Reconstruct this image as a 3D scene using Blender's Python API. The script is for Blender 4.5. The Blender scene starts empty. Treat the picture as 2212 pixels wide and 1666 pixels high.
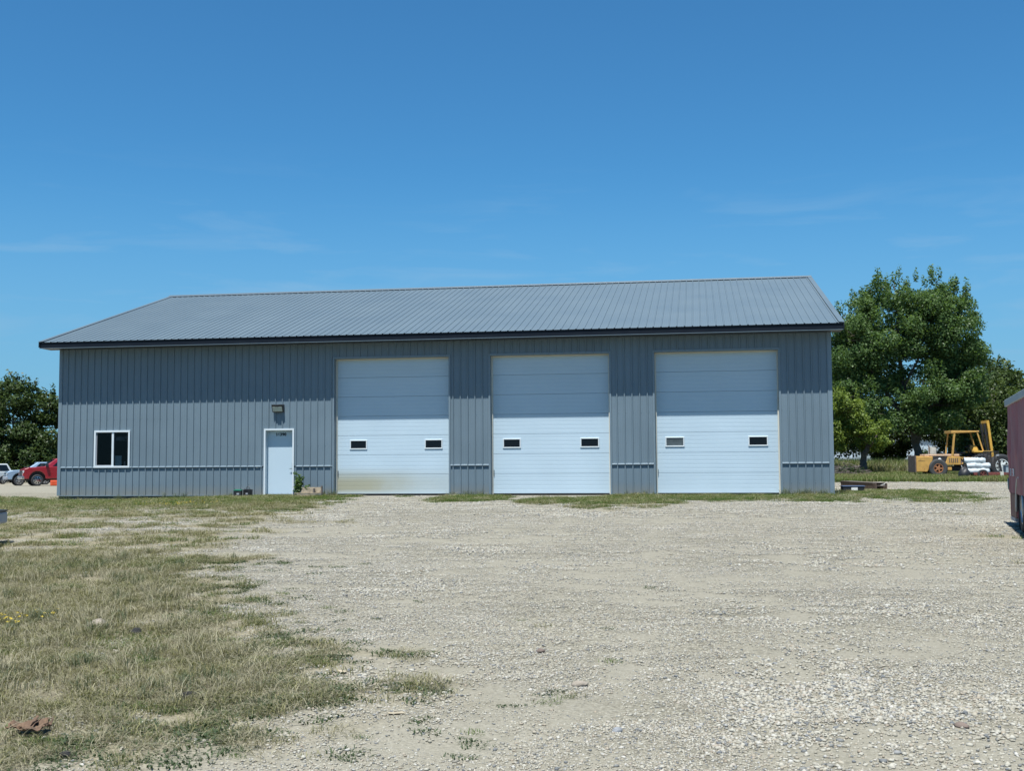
import bpy, math, random
import numpy as np
from mathutils import Vector, Matrix, Euler
R = math.radians
random.seed(7); RNG = np.random.default_rng(11)
SC = bpy.context.scene
COL = SC.collection
# ------------------------------------------------------------------ camera, sky, sun, exposure
CAM = Vector((20.5296, -34.9635, 0.8863)); YAW, PIT, ROL = -0.159099, 0.068695, -0.006227
fw = Vector((math.sin(YAW)*math.cos(PIT), math.cos(YAW)*math.cos(PIT), math.sin(PIT)))
rt0 = Vector((math.cos(YAW), -math.sin(YAW), 0)); up0 = rt0.cross(fw)
rt = rt0*math.cos(ROL) + up0*math.sin(ROL); up = -rt0*math.sin(ROL) + up0*math.cos(ROL)
cd = bpy.data.cameras.new('camera'); cam = bpy.data.objects.new('camera', cd); COL.objects.link(cam)
cd.sensor_width = 36; cd.lens = 36*2510.6/2212; cd.clip_end = 5000; cd.clip_start = 0.1
M3 = Matrix((rt, up, -fw)).transposed()
cam.matrix_world = Matrix.Translation(CAM) @ M3.to_4x4()
SC.camera = cam
SUN_EL, SUN_SIDE = R(69.5), R(8.0)          # the sun stands behind the camera, a little to its left
sun_dir = Vector((-math.sin(SUN_SIDE)*math.cos(SUN_EL), -math.cos(SUN_SIDE)*math.cos(SUN_EL), math.sin(SUN_EL)))
w = bpy.data.worlds.new('World'); SC.world = w; w.use_nodes = True
nt = w.node_tree; nt.nodes.clear()
N = nt.nodes.new; Lk = nt.links.new
wo = N('ShaderNodeOutputWorld'); bg = N('ShaderNodeBackground'); bg.inputs['Strength'].default_value = 0.062
sky = N('ShaderNodeTexSky'); sky.sky_type = 'NISHITA'; sky.sun_disc = False
sky.sun_elevation = SUN_EL; sky.sun_rotation = R(188); sky.altitude = 400; sky.air_density = 1.1; sky.dust_density = 0.1; sky.ozone_density = 4.0
# thin cirrus: streaky noise over the whole sky, strongest low down
tc = N('ShaderNodeTexCoord'); mp = N('ShaderNodeMapping'); mp.inputs['Scale'].default_value = (2.4, 2.4, 17); mp.inputs['Rotation'].default_value = (0.03, 0.10, 0.4); mp.inputs['Location'].default_value = (0.6, 4.2, 1.3)
nz = N('ShaderNodeTexNoise'); nz.inputs['Scale'].default_value = 2.3; nz.inputs['Detail'].default_value = 7; nz.inputs['Roughness'].default_value = 0.55; nz.inputs['Distortion'].default_value = 0.5
cr = N('ShaderNodeValToRGB'); cr.color_ramp.elements[0].position = 0.53; cr.color_ramp.elements[1].position = 0.84
cr.color_ramp.elements[1].color = (0.45, 0.45, 0.45, 1)
mx = N('ShaderNodeMixRGB'); mx.inputs['Color2'].default_value = (4.6, 6.4, 8.0, 1)
Lk(tc.outputs['Generated'], mp.inputs['Vector']); Lk(mp.outputs[0], nz.inputs['Vector']); Lk(nz.outputs['Fac'], cr.inputs['Fac'])
sx = N('ShaderNodeSeparateXYZ'); mr = N('ShaderNodeMapRange'); mr.interpolation_type = 'SMOOTHSTEP'   # cirrus thins out with height
for q_, v_ in (('From Min', .28), ('From Max', .14), ('To Min', .0), ('To Max', 1.0)): mr.inputs[q_].default_value = v_
Lk(tc.outputs['Generated'], sx.inputs[0]); Lk(sx.outputs['Z'], mr.inputs['Value']); mu = N('ShaderNodeMath'); mu.operation = 'MULTIPLY'
Lk(cr.outputs['Color'], mu.inputs[0]); Lk(mr.outputs[0], mu.inputs[1]); Lk(mu.outputs[0], mx.inputs['Fac']); 
tn = N('ShaderNodeMixRGB'); tn.blend_type = 'MULTIPLY'; tn.inputs['Fac'].default_value = 1; tn.inputs['Color2'].default_value = (0.46, 1.06, 1.34, 1)   # clear azure air, as the photo renders it
Lk(sky.outputs['Color'], tn.inputs['Color1']); Lk(tn.outputs['Color'], mx.inputs['Color1'])
hz_ = N('ShaderNodeMapRange'); hz_.interpolation_type = 'SMOOTHSTEP'
for q_, v_ in (('From Min', .26), ('From Max', .02), ('To Min', 0), ('To Max', .72)): hz_.inputs[q_].default_value = v_
Lk(sx.outputs['Z'], hz_.inputs['Value']); hm = N('ShaderNodeMixRGB'); hm.inputs['Color2'].default_value = (2.2, 4.5, 7.0, 1)   # pale air low over the land
Lk(hz_.outputs[0], hm.inputs['Fac']); Lk(mx.outputs['Color'], hm.inputs['Color1']); Lk(hm.outputs['Color'], bg.inputs['Color']); Lk(bg.outputs[0], wo.inputs['Surface'])
sd = bpy.data.lights.new('sun', 'SUN'); sd.energy = 5.0; sd.angle = R(0.53); sd.color = (1.0, 0.98, 0.925)
so = bpy.data.objects.new('sun', sd); COL.objects.link(so); so.location = (10, -40, 60)
so.rotation_euler = sun_dir.to_track_quat('Z', 'Y').to_euler()
SC.view_settings.view_transform = 'Standard'; SC.view_settings.look = 'None'
SC.view_settings.exposure = 0.6; SC.view_settings.gamma = 1.0; SC.view_settings.use_curve_mapping = False
SC.cycles.max_bounces = 6; SC.cycles.transparent_max_bounces = 6

# ------------------------------------------------------------------ helpers
class MB:
    """collects shapes; build() links them as ONE mesh object"""
    def __init__(s): s.v = []; s.f = []
    def add(s, vs, fs):
        o = len(s.v); s.v += [tuple(v) for v in vs]; s.f += [tuple(i+o for i in f) for f in fs]; return s
    def box(s, x0, x1, y0, y1, z0, z1):
        return s.add([(x0,y0,z0),(x1,y0,z0),(x1,y1,z0),(x0,y1,z0),(x0,y0,z1),(x1,y0,z1),(x1,y1,z1),(x0,y1,z1)],
                     [(0,3,2,1),(4,5,6,7),(0,1,5,4),(1,2,6,5),(2,3,7,6),(3,0,4,7)])
    def hexa(s, b, t):
        return s.add(list(b)+list(t), [(0,3,2,1),(4,5,6,7),(0,1,5,4),(1,2,6,5),(2,3,7,6),(3,0,4,7)])
    def bar(s, a, b, wx, wy=None, upv=(0,0,1)):
        a, b = Vector(a), Vector(b); d = (b-a).normalized(); wy = wy or wx
        sx = d.cross(Vector(upv))
        if sx.length < 1e-4: sx = d.cross(Vector((1,0,0)))
        sx.normalize(); sy = sx.cross(d)
        q = [(-1,-1),(1,-1),(1,1),(-1,1)]
        return s.hexa([a+sx*i*wx/2+sy*j*wy/2 for i,j in q], [b+sx*i*wx/2+sy*j*wy/2 for i,j in q])
    def tube(s, pts, rad, n=8, caps=True):
        pts = [Vector(p) for p in pts]; rad = rad if hasattr(rad, '__len__') else [rad]*len(pts)
        o = len(s.v); ref = None
        for i, p in enumerate(pts):
            d = (pts[min(i+1, len(pts)-1)] - pts[max(i-1, 0)]).normalized()
            if ref is None: ref = d.cross(Vector((0.31, 0.95, 0.1))).normalized()
            ref = (ref - d*ref.dot(d)).normalized(); b = d.cross(ref)
            for k in range(n):
                a = 2*math.pi*k/n; s.v.append(tuple(p + (ref*math.cos(a)+b*math.sin(a))*rad[i]))
        for i in range(len(pts)-1):
            for k in range(n):
                s.f.append((o+i*n+k, o+i*n+(k+1)%n, o+(i+1)*n+(k+1)%n, o+(i+1)*n+k))
        if caps:
            s.f.append(tuple(o+k for k in reversed(range(n)))); e = o+(len(pts)-1)*n; s.f.append(tuple(e+k for k in range(n)))
        return s
    def lathe(s, prof, c, axis='y', n=24):
        """prof: (radius, offset along the axis)"""
        o = len(s.v); m = len(prof)
        for k in range(n):
            a = 2*math.pi*k/n; ca, sa = math.cos(a), math.sin(a)
            for r, h in prof:
                p = (r*ca, h, r*sa) if axis == 'y' else ((h, r*ca, r*sa) if axis == 'x' else (r*ca, r*sa, h))
                s.v.append((p[0]+c[0], p[1]+c[1], p[2]+c[2]))
        for k in range(n):
            for j in range(m-1):
                s.f.append((o+k*m+j, o+k*m+j+1, o+((k+1)%n)*m+j+1, o+((k+1)%n)*m+j))
        return s
    def prism(s, poly, y0, y1):
        """poly in (x,z), extruded along y"""
        n = len(poly)
        return s.add([(x,y0,z) for x,z in poly]+[(x,y1,z) for x,z in poly],
                     [tuple(range(n)), tuple(range(2*n-1, n-1, -1))]+[(i, i+n, (i+1)%n+n, (i+1)%n) for i in range(n)])
    def mesh(s, name):
        me = bpy.data.meshes.new(name); me.from_pydata(s.v, [], s.f); me.update(); return me
    def build(s, name, mat, parent=None, smooth=False, bevel=0, seg=2, fix=False):
        me = s.mesh(name)
        if fix:
            import bmesh
            b = bmesh.new(); b.from_mesh(me); bmesh.ops.recalc_face_normals(b, faces=b.faces); b.to_mesh(me); b.free()
        return link(name, me, mat, parent, smooth, bevel, seg)
def link(name, me, mat, parent=None, smooth=False, bevel=0, seg=2):
    if mat is not None and not me.materials: me.materials.append(mat)
    if smooth: me.shade_smooth()
    o = bpy.data.objects.new(name, me); COL.objects.link(o)
    if parent: o.parent = parent
    if bevel:
        m = o.modifiers.new('bevel', 'BEVEL'); m.width = bevel; m.segments = seg; m.limit_method = 'ANGLE'; m.angle_limit = R(40)
    return o
def tag(o, label=None, cat=None, group=None, kind=None):
    if label: o['label'] = label
    if cat: o['category'] = cat
    if group: o['group'] = group
    if kind: o['kind'] = kind
    return o
def empty(name, loc, rz=0, label=None, cat=None, group=None):
    o = bpy.data.objects.new(name, None); COL.objects.link(o); o.empty_display_size = 0.2
    o.location = loc; o.rotation_euler = (0, 0, rz)
    return tag(o, label, cat, group)
def copy_tree(o, parent=None):
    kids = list(o.children); c = o.copy(); COL.objects.link(c); c.parent = parent
    for ch in kids: copy_tree(ch, c)
    return c
def np_mesh(name, V, F):
    """V (n,3), F (m,k) arrays"""
    me = bpy.data.meshes.new(name); n, (m, k) = len(V), F.shape
    me.vertices.add(n); me.vertices.foreach_set('co', V.astype(np.float32).ravel())
    me.loops.add(m*k); me.loops.foreach_set('vertex_index', F.astype(np.int32).ravel())
    me.polygons.add(m); me.polygons.foreach_set('loop_start', np.arange(0, m*k, k, dtype=np.int32))
    try: me.polygons.foreach_set('loop_total', np.full(m, k, dtype=np.int32))
    except Exception: pass
    me.update(calc_edges=True); return me
def sstep(a, b, x):
    t = np.clip((x-a)/(b-a), 0, 1); return t*t*(3-2*t)
_LAT = RNG.random((256, 256))
def vnoise(x, y, sc, oct=4, seed=0):
    x = np.asarray(x, float)/sc + seed*17.3; y = np.asarray(y, float)/sc + seed*9.1; out = 0; amp = 1; tot = 0
    for o in range(oct):
        xi = np.floor(x).astype(int); yi = np.floor(y).astype(int); fx = x-xi; fy = y-yi
        fx = fx*fx*(3-2*fx); fy = fy*fy*(3-2*fy)
        g = lambda i, j: _LAT[(xi+i) % 256, (yi+j) % 256]
        out = out + amp*((g(0,0)*(1-fx)+g(1,0)*fx)*(1-fy)+(g(0,1)*(1-fx)+g(1,1)*fx)*fy); tot += amp
        amp *= .5; x = x*2.03+5; y = y*2.03+3
    return out/tot
def zg(x, y):
    """ground height"""
    x = np.asarray(x, float); y = np.asarray(y, float)
    front = np.interp(y, [-60,-35,-25,-14,-6,0], [-1.1,-.78,-.52,-.24,-.08,-.03])
    Rr = np.interp(y, [0,10,33,55,100,2000], [-.03,-.04,.02,.28,.45,.6]); Lf = np.interp(y, [0,10,48,100,2000], [-.03,-.1,-.43,-.6,-.6])
    t = sstep(2, 22, x); z = np.where(y < 0, front, Rr*t+Lf*(1-t))
    z = z - .13*sstep(7.5, 1.5, x)*np.exp(-((y+1)/9)**2)
    far = sstep(200, 600, np.hypot(x-20, y+35)); near = sstep(-1.0, -3.5, y)+sstep(6, 14, y)*(y > 0)
    return z*(1-far) + near*(vnoise(x, y, 2.6, 3, 4)-.5)*.05
def Z(x, y): return float(zg(x, y))

# ------------------------------------------------------------------ materials
def bsdf_mat(name, col, rough=.6, metal=0, spec=.5, var=0, vscale=3, bump=0, bscale=40, coat=0, rust=None, rustamt=.5, rscale=4, rnd=0, splash=None):
    m = bpy.data.materials.new(name); m.use_nodes = True; t = m.node_tree; b = t.nodes['Principled BSDF']
    b.inputs['Base Color'].default_value = (*col, 1); b.inputs['Roughness'].default_value = rough
    b.inputs['Metallic'].default_value = metal; b.inputs['Specular IOR Level'].default_value = spec
    if coat: b.inputs['Coat Weight'].default_value = coat; b.inputs['Coat Roughness'].default_value = .08
    g = t.nodes.new('ShaderNodeNewGeometry'); last = None
    if var:
        n = t.nodes.new('ShaderNodeTexNoise'); n.inputs['Scale'].default_value = vscale; n.inputs['Detail'].default_value = 6
        t.links.new(g.outputs['Position'], n.inputs['Vector'])
        r = t.nodes.new('ShaderNodeValToRGB'); r.color_ramp.elements[0].position = .3; r.color_ramp.elements[1].position = .7
        r.color_ramp.elements[0].color = (*[c*(1-var) for c in col], 1); r.color_ramp.elements[1].color = (*[min(1, c*(1+var)) for c in col], 1)
        t.links.new(n.outputs['Fac'], r.inputs['Fac']); last = r.outputs['Color']
        q = t.nodes.new('ShaderNodeMapRange'); q.inputs['To Min'].default_value = max(0, rough-.12); q.inputs['To Max'].default_value = min(1, rough+.12)
        t.links.new(n.outputs['Fac'], q.inputs['Value']); t.links.new(q.outputs[0], b.inputs['Roughness'])
    if rust:
        n = t.nodes.new('ShaderNodeTexNoise'); n.inputs['Scale'].default_value = rscale; n.inputs['Detail'].default_value = 8; n.inputs['Roughness'].default_value = .65
        t.links.new(g.outputs['Position'], n.inputs['Vector'])
        r = t.nodes.new('ShaderNodeValToRGB'); r.color_ramp.elements[0].position = 1-rustamt; r.color_ramp.elements[1].position = min(1, 1-rustamt+.12)
        x = t.nodes.new('ShaderNodeMixRGB'); x.inputs['Color1'].default_value = (*col, 1); x.inputs['Color2'].default_value = (*rust, 1)
        if last: t.links.new(last, x.inputs['Color1'])
        t.links.new(n.outputs['Fac'], r.inputs['Fac']); t.links.new(r.outputs['Color'], x.inputs['Fac']); last = x.outputs['Color']
    if rnd:
        oi = t.nodes.new('ShaderNodeObjectInfo'); q = t.nodes.new('ShaderNodeMapRange'); q.inputs['To Min'].default_value = 1-rnd; q.inputs['To Max'].default_value = 1+rnd
        t.links.new(oi.outputs['Random'], q.inputs['Value']); x = t.nodes.new('ShaderNodeMixRGB'); x.blend_type = 'MULTIPLY'; x.inputs['Fac'].default_value = 1; x.inputs['Color1'].default_value = (*col, 1)
        if last: t.links.new(last, x.inputs['Color1'])
        t.links.new(q.outputs[0], x.inputs['Color2']); last = x.outputs['Color']
    if splash:
        sp = t.nodes.new('ShaderNodeSeparateXYZ'); t.links.new(g.outputs['Position'], sp.inputs[0]); q = t.nodes.new('ShaderNodeMapRange'); q.interpolation_type = 'SMOOTHSTEP'
        for k_, v_ in (('From Min', .42), ('From Max', .0), ('To Min', 0), ('To Max', 1)): q.inputs[k_].default_value = v_
        n = t.nodes.new('ShaderNodeTexNoise'); n.inputs['Scale'].default_value = 5; n.inputs['Detail'].default_value = 8; n.inputs['Roughness'].default_value = .7; t.links.new(g.outputs['Position'], n.inputs['Vector'])
        t.links.new(sp.outputs['Z'], q.inputs['Value']); m1 = t.nodes.new('ShaderNodeMath'); m1.operation = 'MULTIPLY'; t.links.new(q.outputs[0], m1.inputs[0]); t.links.new(n.outputs['Fac'], m1.inputs[1])
        x = t.nodes.new('ShaderNodeMixRGB'); x.inputs['Color2'].default_value = (*splash, 1); t.links.new(last, x.inputs['Color1']); t.links.new(m1.outputs[0], x.inputs['Fac']); last = x.outputs['Color']
    if last: t.links.new(last, b.inputs['Base Color'])
    if bump:
        n = t.nodes.new('ShaderNodeTexNoise'); n.inputs['Scale'].default_value = bscale; n.inputs['Detail'].default_value = 4
        t.links.new(g.outputs['Position'], n.inputs['Vector'])
        bp = t.nodes.new('ShaderNodeBump'); bp.inputs['Strength'].default_value = bump; bp.inputs['Distance'].default_value = .02
        t.links.new(n.outputs['Fac'], bp.inputs['Height']); t.links.new(bp.outputs[0], b.inputs['Normal'])
    return m
M = {}
M['siding'] = bsdf_mat('painted_steel_siding', (.138,.190,.230), .45, spec=.3, rnd=.03, splash=(0.216,0.208,0.176), var=.06, vscale=.9, bump=.05, bscale=2.2)
M['trim'] = bsdf_mat('painted_steel_trim', (.150,.203,.243), .4, var=.05)
M['roof'] = bsdf_mat('roof_steel', (0.115,0.155,0.180), .42, spec=.4, rnd=.014, var=.03, vscale=.6, bump=.05, bscale=2)
M['ridge'] = bsdf_mat('ridge_steel', (.14,.18,.205), .4, spec=.4, metal=.2)
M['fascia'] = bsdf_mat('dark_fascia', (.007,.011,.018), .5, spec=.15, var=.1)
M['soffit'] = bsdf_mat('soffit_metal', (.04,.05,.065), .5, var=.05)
M['whitepaint'] = bsdf_mat('white_frame_paint', (0.581,0.642,0.678), .4, var=.03)
M['cream'] = bsdf_mat('cream_vinyl', (0.576,0.568,0.496), .5, var=.05)
M['steel_door'] = bsdf_mat('white_steel_door', (.440,.550,.628), .38, var=.02, vscale=1.2)
M['concrete'] = bsdf_mat('concrete', (0.357,0.348,0.306), .9, var=.18, vscale=5, bump=.4, bscale=60)
M['baseboard'] = bsdf_mat('treated_grade_board', (.035,.055,.055), .8, var=.3, vscale=8)
M['bronze'] = bsdf_mat('bronze_housing', (.03,.032,.035), .45, var=.15)
M['lens'] = bsdf_mat('prismatic_lens', (.42,.47,.44), .25, var=.2, vscale=40)
M['black'] = bsdf_mat('black_plastic', (.015,.016,.018), .5, var=.2)
M['numeral'] = bsdf_mat('black_numeral', (.01,.012,.016), .5)
M['nickel'] = bsdf_mat('brushed_nickel', (.12,.14,.15), .4, metal=.5)
M['paper'] = bsdf_mat('paper_notice', (.5,.62,.66), .8, var=.12, vscale=25)
M['screw'] = bsdf_mat('screw_head', (.22,.29,.34), .4, metal=.3)
M['darkin'] = bsdf_mat('painted_dark_interior', (.012,.013,.015), .9, spec=.1, var=.3)  # near-black colour stands in for the shade inside the window
M['green'] = bsdf_mat('green_plastic', (.02,.19,.12), .4, var=.1)
M['label'] = bsdf_mat('white_label', (.65,.67,.66), .7, var=.1, vscale=30)
M['wood'] = bsdf_mat('weathered_wood', (.27,.225,.16), .85, var=.35, vscale=9, bump=.5, bscale=50)
M['wooddark'] = bsdf_mat('dark_weathered_wood', (.13,.11,.095), .85, var=.35, vscale=9, bump=.5, bscale=50)
M['bark'] = bsdf_mat('bark', (.085,.07,.055), .95, var=.35, vscale=7, bump=.9, bscale=22)
M['barkgrey'] = bsdf_mat('pale_bark', (.25,.24,.21), .95, var=.3, vscale=7, bump=.6, bscale=22)
M['rubber'] = bsdf_mat('tyre_rubber', (.022,.024,.027), .75, var=.35, vscale=5)
M['dustrubber'] = bsdf_mat('dusty_rubber', (.045,.047,.048), .85, var=.3, vscale=6)
M['chrome'] = bsdf_mat('chrome', (.6,.62,.64), .16, metal=1)
M['silverwheel'] = bsdf_mat('alloy_wheel', (.45,.46,.48), .3, metal=.8)
M['glassdark'] = bsdf_mat('dark_car_glass', (.008,.012,.017), .06, spec=.3)
M['doorglass'] = bsdf_mat('dark_door_glass', (.006,.009,.013), .12, spec=.18)
M['greyglass'] = bsdf_mat('door_glass_painted_reflection', (.075,.095,.105), .3, spec=.3, var=.3, vscale=6)  # pale grey reflection painted into the pane's base colour
M['redpaint'] = bsdf_mat('red_car_paint', (0.255,0.010,0.017), .3, coat=.8, var=.05)
M['bluepaint'] = bsdf_mat('silver_blue_car_paint', (.27,.38,.50), .35, coat=.6, metal=.2)
M['whitecar'] = bsdf_mat('white_car_paint', (0.629,0.663,0.663), .35, coat=.6)
M['greytrim'] = bsdf_mat('grey_bumper', (.30,.32,.35), .5)
M['maroonpaint'] = bsdf_mat('maroon_truck_paint', (.14,.055,.06), .4, coat=.4, var=.12)
M['lampred'] = bsdf_mat('red_lamp', (.30,.02,.025), .2, spec=.6)
M['lampclear'] = bsdf_mat('clear_lamp', (.55,.57,.58), .12, spec=.6)
M['maroon'] = bsdf_mat('oxidised_maroon_skin', (.285,.098,.108), .5, spec=.28, var=.18, vscale=3, rust=(.10,.045,.03), rustamt=.36, rscale=3)
M['maroonlow'] = bsdf_mat('brown_lower_skin', (.150,.060,.048), .6, var=.25, vscale=5)
M['rail'] = bsdf_mat('aluminium_rail', (0.357,0.383,0.399), .45, metal=.5, var=.12)
M['yellow'] = bsdf_mat('worn_yellow_paint', (.52,.30,.075), .6, var=.14, vscale=3, rust=(.15,.07,.035), rustamt=.40, rscale=5)
M['yellowbright'] = bsdf_mat('yellow_mast_paint', (.58,.34,.055), .55, var=.15, rust=(.14,.06,.03), rustamt=.42, rscale=5)
M['hood'] = bsdf_mat('faded_hood_paint', (0.510,0.357,0.230), .7, var=.15, rust=(0.255,0.102,0.068), rustamt=.47, rscale=6)
M['orangehub'] = bsdf_mat('rusty_orange_hub', (.34,.145,.06), .65, var=.2, rust=(.12,.05,.03), rustamt=.45, rscale=9)
M['iron'] = bsdf_mat('dark_greasy_iron', (.022,.022,.022), .6, var=.4, vscale=6)
M['rust'] = bsdf_mat('rusted_steel', (.12,.085,.068), .8, var=.35, vscale=6, bump=.3)
M['redrust'] = bsdf_mat('rust_red_frame', (.17,.045,.035), .65, var=.3, vscale=5)
M['plasticwrap'] = bsdf_mat('white_plastic_wrap', (0.425,0.472,0.489), .5, var=.28, vscale=5, bump=.5, bscale=14)
M['wrapdirty'] = bsdf_mat('greyed_wrap', (.42,.41,.38), .55, var=.2, vscale=6, bump=.5, bscale=14)
M['whiterim'] = bsdf_mat('white_rim', (.62,.65,.63), .5, var=.15)
M['greypanel'] = bsdf_mat('grey_sheet_metal', (.30,.37,.40), .5, var=.12)
M['orange'] = bsdf_mat('orange_barrier_plastic', (0.637,0.085,0.025), .55, var=.15)
M['bluesign'] = bsdf_mat('blue_sign_stripe', (.10,.15,.27), .5)
M['redtext'] = bsdf_mat('red_print', (.42,.06,.08), .5)
M['bluetext'] = bsdf_mat('blue_print', (.03,.05,.16), .5)
M['shed'] = bsdf_mat('pale_shed_steel', (0.442,0.527,0.595), .5, var=.06, vscale=.5)
M['brown'] = bsdf_mat('brown_crumpled_card', (.125,.078,.048), .85, var=.35, vscale=12, bump=.6, bscale=30)
M['strawleaf'] = bsdf_mat('straw_leaf', (.36,.31,.22), .8, var=.2, vscale=30)
M['charcoal'] = bsdf_mat('charcoal_lump', (.012,.012,.012), .9)
M['petal'] = bsdf_mat('yellow_petal', (.62,.46,.03), .6)
M['stem'] = bsdf_mat('plant_stem', (.09,.11,.04), .8, var=.2)

def door_white():
    """white sectional door skin; a tan splash of dirt low on one door, where vcol says so"""
    m = bsdf_mat('white_door_skin', (.440,.556,.638), .36, spec=.3, rnd=.012, var=.025, vscale=1.1); t = m.node_tree; b = t.nodes['Principled BSDF']
    src = b.inputs['Base Color'].links[0].from_socket
    g = t.nodes.new('ShaderNodeNewGeometry'); sp = t.nodes.new('ShaderNodeSeparateXYZ'); t.links.new(g.outputs['Position'], sp.inputs[0])
    def rng(o, a, b_, c, d):
        r = t.nodes.new('ShaderNodeMapRange'); r.interpolation_type = 'SMOOTHSTEP'; t.links.new(o, r.inputs['Value'])
        r.inputs['From Min'].default_value = a; r.inputs['From Max'].default_value = b_; r.inputs['To Min'].default_value = c; r.inputs['To Max'].default_value = d; return r.outputs[0]
    def mul(a, c):
        q = t.nodes.new('ShaderNodeMath'); q.operation = 'MULTIPLY'; t.links.new(a, q.inputs[0]); t.links.new(c, q.inputs[1]); return q.outputs[0]
    n = t.nodes.new('ShaderNodeTexNoise'); n.inputs['Scale'].default_value = .9; n.inputs['Detail'].default_value = 5; t.links.new(g.outputs['Position'], n.inputs['Vector'])
    mask = mul(mul(rng(sp.outputs['Z'], .95, .35, 0, 1), rng(sp.outputs['X'], 13.2, 10.2, 0.25, 1)), rng(sp.outputs['Z'], .0, .2, .35, 1))
    mask = mul(mask, rng(sp.outputs['X'], 13.4, 13.0, 0, 1)); mask = mul(mask, rng(n.outputs['Fac'], .2, .6, .72, 1.0))
    x = t.nodes.new('ShaderNodeMixRGB'); x.inputs['Color2'].default_value = (.30,.262,.128, 1); t.links.new(src, x.inputs['Color1'])
    k = t.nodes.new('ShaderNodeMath'); k.operation = 'MULTIPLY'; k.inputs[1].default_value = .75; t.links.new(mask, k.inputs[0])
    t.links.new(k.outputs[0], x.inputs['Fac']); t.links.new(x.outputs[0], b.inputs['Base Color']); return m
M['doorskin'] = door_white()
def glass_mat():
    m = bpy.data.materials.new('window_glass'); m.use_nodes = True; t = m.node_tree; t.nodes.clear()
    o = t.nodes.new('ShaderNodeOutputMaterial'); a = t.nodes.new('ShaderNodeBsdfTransparent'); a.inputs[0].default_value = (.62,.66,.68,1)
    g = t.nodes.new('ShaderNodeBsdfGlossy'); g.inputs['Roughness'].default_value = .03; x = t.nodes.new('ShaderNodeMixShader')
    f = t.nodes.new('ShaderNodeFresnel'); f.inputs['IOR'].default_value = 1.25
    t.links.new(f.outputs[0], x.inputs[0]); t.links.new(a.outputs[0], x.inputs[1]); t.links.new(g.outputs[0], x.inputs[2]); t.links.new(x.outputs[0], o.inputs[0]); return m
M['glass'] = glass_mat()
def leaf_mat(name, c1, c2, trans=.35, rough=.45, attr='tone'):
    m = bpy.data.materials.new(name); m.use_nodes = True; t = m.node_tree; b = t.nodes['Principled BSDF']; o = t.nodes['Material Output']
    a = t.nodes.new('ShaderNodeAttribute'); a.attribute_name = attr; r = t.nodes.new('ShaderNodeValToRGB')
    r.color_ramp.elements[0].color = (*c1, 1); r.color_ramp.elements[1].color = (*c2, 1)
    t.links.new(a.outputs['Fac'], r.inputs['Fac']); t.links.new(r.outputs[0], b.inputs['Base Color'])
    b.inputs['Roughness'].default_value = rough; b.inputs['Specular IOR Level'].default_value = .22
    tr = t.nodes.new('ShaderNodeBsdfTranslucent'); h = t.nodes.new('ShaderNodeMixRGB'); h.blend_type = 'MULTIPLY'; h.inputs[0].default_value = 1; h.inputs[2].default_value = (1.25,1.3,.6,1)
    t.links.new(r.outputs[0], h.inputs[1]); t.links.new(h.outputs[0], tr.inputs[0])
    x = t.nodes.new('ShaderNodeMixShader'); x.inputs[0].default_value = trans
    t.links.new(b.outputs[0], x.inputs[1]); t.links.new(tr.outputs[0], x.inputs[2]); t.links.new(x.outputs[0], o.inputs[0]); return m
M['leaf_cotton'] = leaf_mat('cottonwood_leaf', (0.046,0.093,0.028), (0.151,0.233,0.086), .42)
M['leaf_lime'] = leaf_mat('box_elder_leaf', (0.085,0.132,0.024), (0.222,0.284,0.059))
M['leaf_dark'] = leaf_mat('dark_leaf', (0.024,0.048,0.014), (0.076,0.111,0.036), .28)
M['leaf_mid'] = leaf_mat('mid_leaf', (0.036,0.063,0.019), (0.107,0.147,0.046), .33)
M['blade_green'] = leaf_mat('green_blade', (0.044,0.081,0.015), (0.123,0.176,0.042), .3)
M['blade_dry'] = leaf_mat('dry_blade', (0.126,0.111,0.068), (0.404,0.377,0.261), .2, .7)
M['blade_mix'] = leaf_mat('fading_blade', (0.071,0.077,0.030), (0.286,0.269,0.134), .25, .6)
M['blade_weed'] = leaf_mat('low_weed_leaf', (0.035,0.058,0.024), (0.092,0.123,0.060), .25, .6)
M['blade_blue'] = leaf_mat('grey_green_blade', (0.053,0.077,0.039), (0.141,0.165,0.095), .25, .6)

# ------------------------------------------------------------------ ground fields (world coordinates)
POLY = np.array([(17.6,-29.5),(17.95,-28.7),(18.6,-28.0),(18.7,-27.3),(18.1,-26.1),(17.0,-24.6),(15.6,-22.3),(13.5,-18.1),(12.4,-13.5),(11.7,-9.3),(9.9,-2.4),(9.35,-.3),(9.3,.4),(-1,.6),(-2.4,3.2),(-9,5.5),(-20,6.5),(-34,0),(-20,-36),(10,-40),(16.6,-32)], float)
def poly_sd(x, y, P):
    d = np.full(x.shape, 1e9); ins = np.zeros(x.shape, bool); n = len(P)
    for i in range(n):
        ax, ay = P[i]; bx, by = P[(i+1) % n]; ex, ey = bx-ax, by-ay
        t = np.clip(((x-ax)*ex+(y-ay)*ey)/(ex*ex+ey*ey), 0, 1); d = np.minimum(d, np.hypot(x-ax-t*ex, y-ay-t*ey))
        c = ((ay > y) != (by > y)) & (x < (bx-ax)*(y-ay)/(by-ay+1e-12)+ax); ins ^= c
    return np.where(ins, d, -d)
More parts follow.
